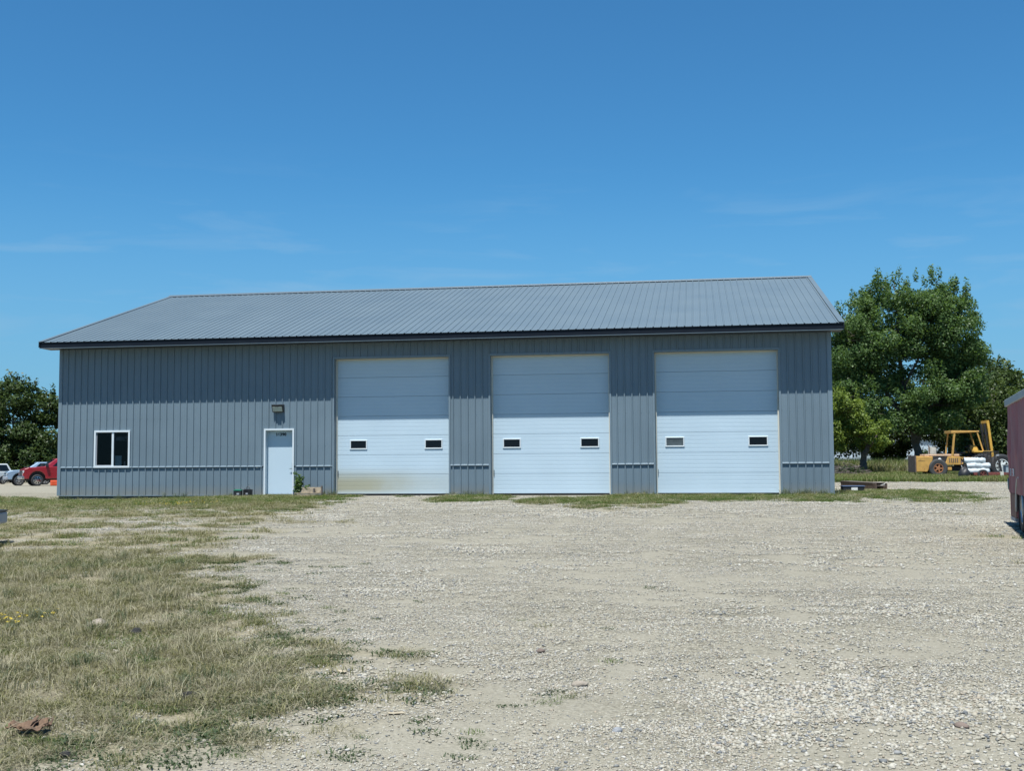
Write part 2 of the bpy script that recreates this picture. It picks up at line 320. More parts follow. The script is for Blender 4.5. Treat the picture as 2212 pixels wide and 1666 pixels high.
PATCH = [(14.1,-2.2,1.25,2.6,1.1),(16.5,-3.9,.9,2.4,1.05),(18.8,-4.0,1.5,4.4,1.15),(21.4,-2.2,2.3,2.6,.95),(23.6,-2.6,1.4,3.2,1.05),(26.3,1.0,2.3,6.5,1.0),
         (25.5,-15.6,1.1,.35,.5),(24.9,-19.6,.6,.3,.55),(9.6,-1.0,.9,1.0,.8),(11.9,-1.0,.5,.35,.5),(13.3,-12.7,.9,.5,.45),(12.6,-15.0,.7,.4,.5),(26.0,-9.9,.8,.35,.45)]
def grass_d(x, y):
    n1 = vnoise(x, y, 1.5, 4, 1); n2 = vnoise(x, y, .45, 3, 2)
    sd_ = poly_sd(x, y, POLY); d = sstep(-.5, 1.0, sd_ + (n1-.5)*1.9 + (n2-.5)*1.1)
    mid = sstep(-21.5, -18.5, y)*sstep(-6.5, -9.5, y)           # sparse, stony middle crossed by wheel tracks
    tr = vnoise(x*.35+y*.25, y*1.0-x*.06, .75, 3, 5)
    d = d*(1-mid*sstep(.44, .66, tr)*.8)
    thatch = sstep(.5, 1.3, sd_+(n1-.5)*.8)*sstep(-17.6, -20.2, y+(n1-.5)*4)      # continuous mat of old straw nearest the camera
    d = np.maximum(d*(.45+.75*sstep(.28, .55, n2)), thatch*(.78+.22*n2))
    for px, py, rx, ry, a in PATCH:
        q = np.sqrt(((x-px)/rx)**2+((y-py)/ry)**2); d = np.maximum(d, a*sstep(1.15, .55, q+(n1-.5)*.7+(n2-.5)*.7))
    back = sstep(20.5, 24, y+(n1-.5)*6)*sstep(22, 25, x)         # meadow behind the gravel track on the right
    d = np.maximum(d, back*(.55+.45*sstep(.35, .55, n1)))
    d = np.maximum(d, sstep(62, 72, y)*sstep(10, -5, x))
    d = np.where((x > -.05) & (x < 24.45) & (y > -.02) & (y < 17.3), 0, d)
    return np.clip(d, 0, 1)
def sand_d(x, y):
    s = sstep(.52, .66, vnoise(x, y, 2.0, 4, 8)+.05*(vnoise(x,y,.3,2,3)-.5))*.75
    for px, py, rx, ry in ((19.0,-28.6,1.3,.5),(21.7,-28.5,.6,.9),(18.6,-20.0,2.0,.7),(17.6,-16.5,2.2,.8),(20.3,-23.0,1.2,.5),(14.5,-19.2,1.2,.5),(20.9,-26.6,.7,.3)):
        q = np.sqrt(((x-px)/rx)**2+((y-py)/ry)**2); s = np.maximum(s, .9*sstep(1.2, .6, q+(vnoise(x,y,.6,3,6)-.5)*.9))
    for x0, sl, cv in ((18.35,-.02,.0),(20.05,-.02,.0),(20.9,.12,-.004),(22.5,.12,-.004),(16.6,-.10,.002),(18.1,-.10,.002)):     # packed wheel tracks towards the doors
        xc = x0+sl*(y+29)+cv*(y+29)**2; s = np.maximum(s, 0.85*np.exp(-((x-xc)/.25)**2)*sstep(.32,.58,vnoise(x,y,1.2,3,17))*(y < -1.5))
    s = np.maximum(s, sstep(8, 12, y)*sstep(4, 0, x)*.8)
    return np.clip(s, 0, 1)
xs = np.unique(np.concatenate([np.linspace(-1800,-120,12), np.linspace(-120,-12,40), np.linspace(-12,7,50), np.linspace(7,31,150), np.linspace(31,70,70), np.linspace(70,150,24), np.linspace(150,1800,12)]))
ys = np.unique(np.concatenate([np.linspace(-1200,-60,8), np.linspace(-60,-33,10), np.linspace(-33,-14,140), np.linspace(-14,2,80), np.linspace(2,60,110), np.linspace(60,140,30), np.linspace(140,2500,14)]))
GX, GY = np.meshgrid(xs, ys); GZ = zg(GX, GY)
nx, ny = len(xs), len(ys)
Vg = np.stack([GX.ravel(), GY.ravel(), GZ.ravel()], 1)
ii = (np.arange(ny-1)[:,None]*nx+np.arange(nx-1)[None,:]).ravel()
Fg = np.stack([ii, ii+1, ii+nx+1, ii+nx], 1)
gme = np_mesh('ground', Vg, Fg)
for nm, fn in (('grass', grass_d), ('sand', sand_d)):
    a = gme.attributes.new(nm, 'FLOAT', 'POINT'); a.data.foreach_set('value', fn(GX.ravel(), GY.ravel()).astype(np.float32))
def ground_mat():
    m = bpy.data.materials.new('gravel_ground'); m.use_nodes = True; t = m.node_tree; b = t.nodes['Principled BSDF']; n = t.nodes.new; l = t.links.new
    b.inputs['Roughness'].default_value = .95; b.inputs['Specular IOR Level'].default_value = .2
    g = n('ShaderNodeNewGeometry')
    def attr(k): a = n('ShaderNodeAttribute'); a.attribute_name = k; return a.outputs['Fac']
    def noise(s, d=5, ro=.6): q = n('ShaderNodeTexNoise'); q.inputs['Scale'].default_value = s; q.inputs['Detail'].default_value = d; q.inputs['Roughness'].default_value = ro; l(g.outputs['Position'], q.inputs['Vector']); return q.outputs['Fac']
    def ramp(f, *st):
        r = n('ShaderNodeValToRGB'); e = r.color_ramp.elements
        while len(e) < len(st): e.new(.5)
        for k, (p, c) in enumerate(st): e[k].position = p; e[k].color = (*c, 1)
        l(f, r.inputs['Fac']); return r.outputs[0]
    def mix(f, a, c, mode='MIX'):
        x = n('ShaderNodeMixRGB'); x.blend_type = mode
        for s, v in ((0, f), (1, a), (2, c)):
            if hasattr(v, 'is_linked'): l(v, x.inputs[s])
            else: x.inputs[s].default_value = v if not hasattr(v, '__len__') else (*v, 1)
        return x.outputs[0]
    def math_(op, a, c):
        x = n('ShaderNodeMath'); x.operation = op; x.use_clamp = True
        for s, v in ((0, a), (1, c)):
            if hasattr(v, 'is_linked'): l(v, x.inputs[s])
            else: x.inputs[s].default_value = v
        return x.outputs[0]
    wob = n('ShaderNodeTexVoronoi'); wob.inputs['Scale'].default_value = 48; l(g.outputs['Position'], wob.inputs['Vector'])
    sepc = n('ShaderNodeSeparateColor'); l(wob.outputs['Color'], sepc.inputs[0])
    stone = ramp(sepc.outputs[0], (0,(0.134,0.130,0.117)), (.2,(0.227,0.213,0.164)), (.5,(0.308,0.288,0.229)), (.8,(0.376,0.354,0.289)), (1,(0.441,0.421,0.361)))
    gap = ramp(wob.outputs['Distance'], (.25,(1.06,1.06,1.06)), (.72,(.36,.35,.32)))
    stone = mix(.75, stone, gap, 'MULTIPLY')
    patch = ramp(noise(.55, 5), (.3,(.84,.84,.82)), (.7,(1.10,1.09,1.06)))
    stone = mix(1.0, stone, patch, 'MULTIPLY')
    sand = ramp(noise(26, 6, .7), (.25,(0.217,0.202,0.153)), (.55,(0.271,0.253,0.200)), (.8,(0.332,0.317,0.264)))
    soil = ramp(noise(14, 7, .7), (.25,(0.129,0.107,0.067)), (.48,(0.232,0.202,0.133)), (.75,(0.344,0.310,0.215)))
    sm = math_('MULTIPLY', attr('sand'), 1.0); sm = math_('ADD', sm, ramp(noise(9, 4), (.45,(0,0,0)), (.7,(.35,.35,.35))))
    base = mix(sm, stone, sand)
    gm = math_('MULTIPLY', attr('grass'), ramp(noise(6, 5), (.25,(.45,.45,.45)), (.6,(1,1,1))))
    base = mix(gm, base, soil); l(base, b.inputs['Base Color'])
    hgt = math_('ADD', math_('MULTIPLY', wob.outputs['Distance'], .8), noise(60, 3))
    bp = n('ShaderNodeBump'); bp.inputs['Strength'].default_value = .75; bp.inputs['Distance'].default_value = .02; bp.invert = True
    l(hgt, bp.inputs['Height']); l(bp.outputs[0], b.inputs['Normal']); return m
gme.materials.append(ground_mat()); gme.shade_smooth()
ground = bpy.data.objects.new('ground', gme); COL.objects.link(ground); tag(ground, 'pale gravel yard with sandy and grassy patches', kind='structure')

# ------------------------------------------------------------------ the shop building (building axes are the world axes)
L, ZW, ZTOP, OE, ZE, YR, ZR, OGL, OGR, FH = 24.38, .893, 4.75, .65, 4.93, 8.61, 7.73, .35, .31, .19
BD = 2*YR
RIB0, PITCH = .279, .2286
OPEN = [(9.287,12.946,-1,4.25), (14.248,17.89,-1,4.25), (19.242,22.876,-1,4.25), (6.999,7.989,-1,2.085), (1.255,2.492,.885,2.086)]
shop = empty('shop_building', (0,0,0), 0, 'long blue-grey ribbed metal shop building with three tall white overhead doors', 'building')
def rib_profile(x0, x1, h=.031, wb=.027, wt=.013, minor=True):
    """(x, out) points of the ribbed sheet between x0 and x1"""
    pts = [(x0, None)]; k0 = math.floor((x0-RIB0)/PITCH)-1; k1 = math.ceil((x1-RIB0)/PITCH)+1; full = []
    for k in range(k0, k1+1):
        c = RIB0+k*PITCH; full += [(c-wb, 0), (c-wt, h), (c+wt, h), (c+wb, 0)]
        if minor:
            for q in (PITCH*.36, PITCH*.64): full += [(c+q-.012, 0), (c+q-.006, .0028), (c+q+.006, .0028), (c+q+.012, 0)]
    fx = [p[0] for p in full]; fy = [p[1] for p in full]
    prof = [(x0, float(np.interp(x0, fx, fy)))]+[p for p in full if x0 < p[0] < x1]+[(x1, float(np.interp(x1, fx, fy)))]
    return prof
_cache = {}
def ribbed(name, x0, x1, z0, z1, mat, parent, y=0.0, sgn=-1):
    key = (round((x0-RIB0) % PITCH, 4) % PITCH, round(x1-x0, 4), round(z0, 4), round(z1, 4), sgn)
    if key not in _cache:
        pr = rib_profile(x0, x1); V = []; F = []
        for px, ph in pr: V += [(px-x0, sgn*ph, z0), (px-x0, sgn*ph, z1)]
        for i in range(len(pr)-1): F.append((2*i, 2*i+2, 2*i+3, 2*i+1))
        me = bpy.data.meshes.new(name); me.from_pydata(V, [], F); me.materials.append(mat); _cache[key] = me
    o = bpy.data.objects.new(name, _cache[key]); COL.objects.link(o); o.parent = parent; o.location = (x0, y, 0); return o
def free_rects(z0, z1, openings, xa, xb):
    cuts = [xa]+[RIB0+.9144*k for k in range(0, 40) if xa+.05 < RIB0+.9144*k < xb-.05]+[xb]; out = []
    for a, b in zip(cuts, cuts[1:]):
        sub = sorted({a, b} | {v for o in openings for v in o[:2] if a+.004 < v < b-.004 and o[2] < z1 and o[3] > z0})
        for s, e in zip(sub, sub[1:]):
            c = (s+e)/2; segs = [(z0, z1)]
            for ox0, ox1, oz0, oz1 in openings:
                if ox0 < c < ox1:
                    new = []
                    for p, q in segs:
                        if oz0 > p: new.append((p, min(q, oz0)))
                        if oz1 < q: new.append((max(p, oz1), q))
                    segs = [(p, q) for p, q in new if q-p > .03]
            out += [(s, e, p, q) for p, q in segs]
    return out
for s, e, p, q in free_rects(ZW+.02, ZTOP, OPEN, .06, L-.06): ribbed('siding_panel', s, e, p, q, M['siding'], shop)
for s, e, p, q in free_rects(0, ZW-.03, OPEN, .06, L-.06): ribbed('wainscot_panel', s, e, p, q, M['siding'], shop, y=.006)
# back and gable walls
for k in range(27):
    a = .9144*k; b = min(L, a+.9144)
    if b-a > .1: ribbed('siding_panel', a, b, 0, ZTOP, M['siding'], shop, y=BD, sgn=1)
for name, xg, sg in (('gable_wall', 0, -1), ('gable_wall', L, 1)):
    m = MB(); yq = np.arange(0, BD+.001, PITCH/3); prev = None
    for i, y in enumerate(yq):
        zt = ZE-.05+min(y, BD-y)*(ZR-ZE)/(YR+OE)+OE*(ZR-ZE)/(YR+OE); h = .019 if i % 3 == 1 else 0
        m.v += [(xg+sg*h, y, 0), (xg+sg*h, y, zt-.02)]
        if i: o = 2*i; m.f.append((o-2, o, o+1, o-1))
    m.build(name, M['siding'], shop)
# trims
for x0, x1 in ((-.02,.095), (L-.11, L+.02)): MB().box(x0, x1, -.026, .1, -.01, ZTOP).build('corner_trim', M['trim'], shop, bevel=.004)
zt = []; last = .095
for o in sorted(OPEN[:4]): zt.append((last, o[0]-.05)); last = o[1]+.05
zt.append((last, L-.11))
for a, b in zt:
    if b-a > .1:
        MB().box(a, b, -.034, .02, ZW-.012, ZW+.012).add([(a,-.034,ZW+.012),(b,-.034,ZW+.012),(b,-.002,ZW+.035),(a,-.002,ZW+.035)], [(0,1,2,3)]).build('wainscot_trim', M['trim'], shop)
        MB().box(a, b, -.024, .02, -.022, .0).build('base_trim', M['trim'], shop)
MB().box(.02, 9.2, .03, .07, -.32, -.0225).build('grade_board', M['baseboard'], shop)
MB().box(0, L, .08, BD, -.5, -.03).build('foundation', M['concrete'], shop)
MB().box(-.05, 6.2, -.10, .028, -.4, -.115).build('footing', M['concrete'], shop)
MB().box(13, 14.2, .03, .07, -.3, -.0225).build('grade_board', M['baseboard'], shop)
MB().box(17.93, 19.2, .03, .07, -.3, -.0225).build('grade_board', M['baseboard'], shop)
MB().box(22.9, L-.02, .03, .07, -.3, -.0225).build('grade_board', M['baseboard'], shop)
scr = MB()
for z in (.35, 1.56, 2.46, 3.36, 4.2):
    for k in range(106):
        x = RIB0+k*PITCH+.042
        if x < L-.15 and not any(o[0]-.03 < x < o[1]+.03 and o[2] < z < o[3] for o in OPEN): scr.lathe([(.0,-.009),(.007,-.009),(.010,-.003),(.010,0)], (x, 0 if z > .9 else .006, z+.01*math.sin(k*2.3)), 'y', 6)
tag(scr.build('screw_heads', M['screw'], shop), kind='stuff')
# roof: ribbed sheets on both slopes
slope = math.atan2(ZR-ZE, YR+OE); SL = math.hypot(ZR-ZE, YR+OE)
rcache = {}
def roof_panel(x0, x1, back):
    key = (round((x0-RIB0) % PITCH, 4), round(x1-x0, 4))
    if key not in rcache:
        pr = rib_profile(x0, x1, h=.022, wb=.024, wt=.013); V = []; F = []
        for px, ph in pr: V += [(px-x0, -.03, ph), (px-x0, SL, ph)]
        for i in range(len(pr)-1): F.append((2*i, 2*i+2, 2*i+3, 2*i+1))
        o_ = len(V); V += [(0,-.03,-.012),(x1-x0,-.03,-.012),(x1-x0,SL,-.012),(0,SL,-.012)]; F += [(o_,o_+3,o_+2,o_+1)]
        me = bpy.data.meshes.new('roof_panel'); me.from_pydata(V, [], F); me.materials.append(M['roof']); rcache[key] = me
    o = bpy.data.objects.new('roof_panel', rcache[key]); COL.objects.link(o); o.parent = shop
    if not back: o.location = (x0, -OE, ZE); o.rotation_euler = (slope, 0, 0)
    else: o.location = (x1, BD+OE, ZE); o.rotation_euler = (slope, 0, math.pi)
cuts = [-OGL]+[RIB0+.9144*k for k in range(0, 40) if RIB0+.9144*k < L+OGR-.1]+[L+OGR]
for a, b in zip(cuts, cuts[1:]): roof_panel(a, b, False); roof_panel(a, b, True)
rc = MB(); k = math.tan(slope)
for sg in (-1, 1): rc.hexa([(-OGL-.02, YR, ZR+.03),(L+OGR+.02, YR, ZR+.03),(L+OGR+.02, YR+sg*.17, ZR+.03-.17*k),(-OGL-.02, YR+sg*.17, ZR+.03-.17*k)],
                          [(-OGL-.02, YR, ZR+.05),(L+OGR+.02, YR, ZR+.05),(L+OGR+.02, YR+sg*.17, ZR+.042-.17*k),(-OGL-.02, YR+sg*.17, ZR+.042-.17*k)])
rc.tube([(-OGL-.02, YR, ZR+.045),(L+OGR+.02, YR, ZR+.045)], .022, 8)
rc.build('ridge_cap', M['ridge'], shop, fix=True)
for xg in (-OGL, L+OGR):
    for sg in (0, 1):
        y0, y1 = (-OE-.03, YR) if sg == 0 else (BD+OE+.03, YR)
        d = .02 if xg < 0 else -.02; m = MB()
        m.hexa([(xg-.022*(1 if xg<0 else -1), y0, ZE-.17),(xg+d, y0, ZE-.17),(xg+d, y1, ZR-.17),(xg-.022*(1 if xg<0 else -1), y1, ZR-.17)],
               [(xg-.022*(1 if xg<0 else -1), y0, ZE-.004),(xg+d, y0, ZE-.004),(xg+d, y1, ZR-.004),(xg-.022*(1 if xg<0 else -1), y1, ZR-.004)]); m.build('rake_board', M['fascia'], shop, fix=True)
        m = MB(); wdt = .13 if xg < 0 else -.13; e = -.026 if xg < 0 else .026
        m.hexa([(xg+e, y0, ZE+.002),(xg+wdt, y0, ZE+.024),(xg+wdt, y1, ZR+.024),(xg+e, y1, ZR+.002)], [(xg+e, y0, ZE+.03),(xg+wdt, y0, ZE+.03),(xg+wdt, y1, ZR+.03),(xg+e, y1, ZR+.03)])
        m.build('rake_trim', M['roof'], shop, fix=True)
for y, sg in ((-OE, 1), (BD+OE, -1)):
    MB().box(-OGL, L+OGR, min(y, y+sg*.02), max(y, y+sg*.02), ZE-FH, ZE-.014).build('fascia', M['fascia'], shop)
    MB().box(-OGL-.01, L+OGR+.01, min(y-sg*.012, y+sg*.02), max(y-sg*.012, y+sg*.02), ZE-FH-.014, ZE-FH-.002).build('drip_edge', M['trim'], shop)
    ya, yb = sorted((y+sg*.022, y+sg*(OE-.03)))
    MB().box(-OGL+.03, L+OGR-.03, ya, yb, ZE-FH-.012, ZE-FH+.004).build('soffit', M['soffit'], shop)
# overhead doors: seven ribbed sections each, two small windows
REC = .225
def section_mesh(w_, h_, holes=None):
    zs = [(0, .012), (.006, .004)]
    for i in range(1, 5):
        c = h_*i/5; zs += [(c-.009, 0), (c-.004, .0022), (c+.004, .0022), (c+.009, 0)]
    zs += [(h_-.006, .004), (h_, .012)]
    zs = sorted([(0.0,.012),(.005,0)]+[z for z in zs if .007 < z[0] < h_-.007]+[(h_-.005,0),(h_,.012)])
    m = MB()
    for z, d in zs: m.v += [(0, d, z), (w_, d, z)]
    for i in range(len(zs)-1): m.f.append((2*i, 2*i+1, 2*i+3, 2*i+2))
    o = len(m.v); m.v += [(0,.05,0),(w_,.05,0),(w_,.05,h_),(0,.05,h_)]; m.f += [(o,o+3,o+2,o+1)]
    return m.mesh('door_section')
WINS = [((9.76,10.24),(12.16,12.65)), ((14.62,15.10),(17.0,17.5)), ((19.56,20.05),(22.0,22.5))]
for (x0, x1, _, zt_), wins, lab in zip(OPEN[:3], WINS, ('white overhead door beside the entrance door, tan dirt along its bottom','middle of the three white overhead doors','white overhead door nearest the trees')):
    w_ = x1-x0+.02; hs = (4.27-.03)/7; hdr = MB()
    od = MB().box(x0-.01, x1+.01, REC+.052, REC+.09, .03, .12).build('overhead_door', M['doorskin'], shop); tag(od, lab)
    sm = section_mesh(w_, hs-.003)
    for i in range(7):
        o = link('door_section', sm, M['doorskin'], od); o.location = (x0-.01, REC, .03+i*hs)
    MB().box(x0, x1, REC-.01, REC+.03, .0, .029).build('bottom_seal', M['black'], od)
    mb = MB().box(x0, x0+.045, REC-.045, REC-.006, 0, zt_); mb.box(x1-.04, x1, REC-.045, REC-.006, 0, zt_); mb.box(x0+.045, x1-.04, REC-.045, REC-.006, zt_-.045, zt_)
    tag(mb.build('door_stop', M['cream'], od), kind='stuff')
    zc = .03+2*hs+hs*.5+.02
    for wx0, wx1 in wins:
        xx0, xx1, z0, z1 = wx0-.03, wx1+.05, zc-.155, zc+.145; t_ = .036
        f = MB()
        f.box(xx0, xx1, REC-.022, REC+.01, z0, z0+t_).box(xx0, xx1, REC-.022, REC+.01, z1-t_, z1).box(xx0, xx0+t_, REC-.022, REC+.01, z0+t_, z1-t_).box(xx1-t_, xx1, REC-.022, REC+.01, z0+t_, z1-t_)
        f.build('window_frame', M['whitepaint'], od, bevel=.008)
        MB().box(xx0+t_, xx1-t_, REC-.008, REC-.003, z0+t_, z1-t_).build('window_pane', M['doorglass' if abs(wx0-19.56) > .01 else 'greyglass'], od)
    MB().box(x0+.06, x0+.075, REC-.02, REC-.003, .55, .75).build('lift_handle', M['nickel'], od)
    # steel jamb and head trims
    for xa, xb in ((x0-.055, x0), (x1, x1+.055)): MB().box(xa, xb, -.03, .004, 0, zt_+.06).build('jamb_trim', M['trim'], shop, bevel=.004)
    MB().box(x0, x1, -.03, .004, zt_, zt_+.06).build('head_trim', M['trim'], shop)
    for xa, xb in ((x0-.03, x0-.001), (x1+.001, x1+.03)): MB().box(xa, xb, .005, REC+.05, 0, zt_+.03).build('jamb_liner', M['trim'], shop)
    MB().box(x0-.03, x1+.03, .005, REC+.05, zt_+.001, zt_+.03).build('head_liner', M['trim'], shop)
# entrance door
dx0, dx1, dz = 6.999, 7.989, 2.085
ed = MB(); ed.box(dx0, dx0+.052, -.036, .02, 0, dz).box(dx1-.052, dx1, -.036, .02, 0, dz).box(dx0+.052, dx1-.052, -.036, .02, dz-.052, dz)
ed.box(dx0+.01, dx0+.05, .02, .2, 0, dz).box(dx1-.05, dx1-.01, .02, .2, 0, dz).box(dx0+.05, dx1-.05, .02, .2, dz-.05, dz-.005)
ed = tag(ed.build('entrance_door', M['whitepaint'], shop), 'plain white entrance door with black house number')
MB().box(dx0+.05, dx1-.05, .16, .2, .03, dz-.05).build('door_slab', M['steel_door'], ed, bevel=.003)
MB().box(dx0+.05, dx1-.05, .05, .2, .0, .028).build('threshold', M['nickel'], ed)
h = MB().box(dx1-.122, dx1-.068, .145, .158, .68, 1.0); h.tube([(dx1-.095,.15,.83),(dx1-.095,.10,.83)], .012, 8).tube([(dx1-.095,.105,.83),(dx1-.185,.105,.825)], .011, 8); h.build('lever_handle', M['nickel'], ed)
MB().lathe([(0,-.012),(.022,-.012),(.024,0)], (dx1-.095,.158,.96), 'y', 12).build('deadbolt', M['nickel'], ed)
tc_ = bpy.data.curves.new('house_number', 'FONT'); tc_.body = '16390'; tc_.size = .13; tc_.extrude = .004; tc_.offset = .0055; tc_.align_x = 'CENTER'; tc_.space_character = 1.08
to = bpy.data.objects.new('tmp', tc_); COL.objects.link(to); dg = bpy.context.evaluated_depsgraph_get(); nm = bpy.data.meshes.new_from_object(to.evaluated_get(dg)); bpy.data.objects.remove(to)
nm.materials.clear(); o = link('house_number', nm, M['numeral'], ed); o.location = ((dx0+dx1)/2, .155, 1.865); o.rotation_euler = (R(90), 0, 0)
# office window
wx0, wx1, wz0, wz1 = 1.255, 2.492, .885, 2.086; t_ = .06
f = MB(); f.box(wx0, wx1, -.05, .06, wz0, wz0+t_).box(wx0, wx1, -.05, .06, wz1-t_, wz1).box(wx0, wx0+t_, -.05, .06, wz0+t_, wz1-t_).box(wx1-t_, wx1, -.05, .06, wz0+t_, wz1-t_)
win = tag(f.build('office_window', M['whitepaint'], shop, bevel=.005), 'two-pane sliding window with a paper notice in it')
c = (wx0+wx1)/2+.02
MB().box(c-.035, c+.035, -.03, .05, wz0+t_, wz1-t_).build('mullion', M['whitepaint'], win, bevel=.004)
MB().box(wx0+t_, c-.035, .0, .006, wz0+t_, wz1-t_).build('window_pane', M['glass'], win)
MB().box(c+.035, wx1-t_, .0, .006, wz0+t_, wz1-t_).build('window_pane', M['glass'], win)
MB().box(wx0+t_, wx0+t_+.03, -.012, .0, wz0+t_, wz1-t_).box(wx0+t_+.03, c-.035, -.012, 0, wz0+t_, wz0+t_+.03).build('sash', M['greytrim'], win)
MB().box(c+.06, c+.285, .03, .034, wz0+t_+.01, wz0+t_+.33).build('paper_notice', M['paper'], win)
MB().box(c+.33, c+.38, .10, .15, wz0+t_, wz0+t_+.14).build('desk_ornament', M['greytrim'], win)
bl = MB()
for i in range(5): bl.add([(c+.05, .06+.01*i, wz1-.20-.03*i+.02*math.sin(i)),(wx1-t_-.02, .06, wz1-.17-.035*i),(wx1-t_-.02, .09, wz1-.19-.035*i),(c+.05, .09, wz1-.22-.03*i)], [(0,1,2,3)])
tag(bl.build('window_blind', M['greytrim'], win), kind='stuff')
# near-black box added behind the window to keep the view inside dark
MB().add([(.2,.12,.0),(4,.12,.0),(4,4,.0),(.2,4,.0)], [(0,1,2,3)]).build('added_dark_box_floor', M['darkin'], shop)
MB().box(.2,4,4,4.05,.01,2.6).build('added_dark_box_wall', M['darkin'], shop); MB().box(.15,.2,.12,4,.01,2.6).build('added_dark_box_wall', M['darkin'], shop); MB().box(4,4.05,.12,4,.01,2.6).build('added_dark_box_wall', M['darkin'], shop); MB().box(.15,4.05,.12,4.05,2.601,2.65).build('added_dark_box_ceiling', M['darkin'], shop)
for xa, xb, za, zb_ in ((.2,wx0,.01,2.6),(wx1,4,.01,2.6),(wx0,wx1,.01,wz0),(wx0,wx1,wz1,2.6)): MB().box(xa, xb, .07, .119, za, zb_).build('added_dark_box_wall', M['darkin'], shop)
# wall lamp
x0, x1, z0, z1 = 7.298, 7.659, 2.60, 2.853
h = MB(); h.hexa([(x0,-.10,z0),(x1,-.10,z0),(x1,-.0,z0-.0),(x0,-.0,z0)], [(x0,-.21,z1-.02),(x1,-.21,z1-.02),(x1,-.0,z1),(x0,0,z1)])
lamp = tag(h.build('wall_lamp', M['bronze'], shop, bevel=.012), 'dark wall pack lamp above the entrance door')
MB().hexa([(x0+.025,-.112,z0+.02),(x1-.025,-.112,z0+.02),(x1-.025,-.1,z0+.02),(x0+.025,-.1,z0+.02)], [(x0+.025,-.195,z0+.165),(x1-.025,-.195,z0+.165),(x1-.025,-.17,z0+.165),(x0+.025,-.17,z0+.165)]).build('lamp_lens', M['lens'], lamp, bevel=.01)
MB().box(x0+.12, x1-.12, -.224, -.205, z1-.055, z1-.035).build('latch', M['bronze'], lamp)

# ------------------------------------------------------------------ trees and shrubs
def leaf_cloud(lobes, n, size, rng, up=.35, shell=.5):
    """n leaves (quads) spread through ellipsoid lobes (cx,cy,cz,rx,ry,rz); returns V, F, tone"""
    Lb = np.array(lobes, float); vol = (Lb[:,3]*Lb[:,4]*Lb[:,5])**.72; idx = rng.choice(len(Lb), n, p=vol/vol.sum())
    d = rng.normal(size=(n,3)); d /= np.linalg.norm(d, axis=1)[:,None]
    r = shell+(1-shell)*rng.random(n)**.7; r = np.where(rng.random(n) < .22, rng.random(n), r); r *= 1+rng.normal(size=n)*.10
    c = Lb[idx,:3]+d*r[:,None]*Lb[idx,3:]
    nr = d*.6+rng.normal(size=(n,3))*.75+np.array([0,-.12,up]); nr /= np.linalg.norm(nr, axis=1)[:,None]
    a = np.cross(nr, rng.normal(size=(n,3))); a /= np.linalg.norm(a, axis=1)[:,None]; b = np.cross(nr, a)
    s = size*(.6+.8*rng.random(n))[:,None]
    V = np.stack([c-a*s*.62, c-b*s*.42+nr*s*.1, c+a*s*.62, c+b*s*.42+nr*s*.1], 1).reshape(-1,3)
    F = np.arange(4*n).reshape(-1,4); tl = rng.random(len(Lb))
    tone = np.clip(.35*tl[idx]+.65*rng.random(n), 0, 1)
    return V, F, np.repeat(tone, 4)
def crown_obj(name, lobes, n, size, mat, parent, seed, up=.35, shell=.5):
    V, F, tone = leaf_cloud(lobes, n, size, np.random.default_rng(seed), up, shell)
    me = np_mesh(name, V, F); a = me.attributes.new('tone', 'FLOAT', 'POINT'); a.data.foreach_set('value', tone.astype(np.float32))
    return tag(link(name, me, mat, parent), kind='stuff')
def fill(center, rad, n, r, rng, flat=.8, zmin=None):
    """n lobes placed through an ellipsoid, mostly near its surface"""
    out = []
    while len(out) < n:
        d = rng.normal(size=3); d /= np.linalg.norm(d); q = .35+.65*rng.random()**.45
        p = np.array(center)+d*q*np.array(rad)
        if zmin is not None and p[2] < zmin: continue
        s = r[0]+(r[1]-r[0])*rng.random(); out.append((*p, s*(.8+.5*rng.random()), s*(.8+.5*rng.random()), s*flat*(.7+.6*rng.random())))
    return out
def sprigs(center, rad, n, rng, h=(.5,1.1), w=.3):
    out = []
    for _ in range(n):
        a = rng.random()*6.283; q = rng.random()**.5; x = math.cos(a)*q; y = math.sin(a)*q; z = math.sqrt(max(0, 1-q*q))
        hh = h[0]+(h[1]-h[0])*rng.random(); out.append((center[0]+x*rad[0], center[1]+y*rad[1], center[2]+z*rad[2]+hh*.35, w*(.7+.6*rng.random()), w*(.7+.6*rng.random()), hh))
    return out
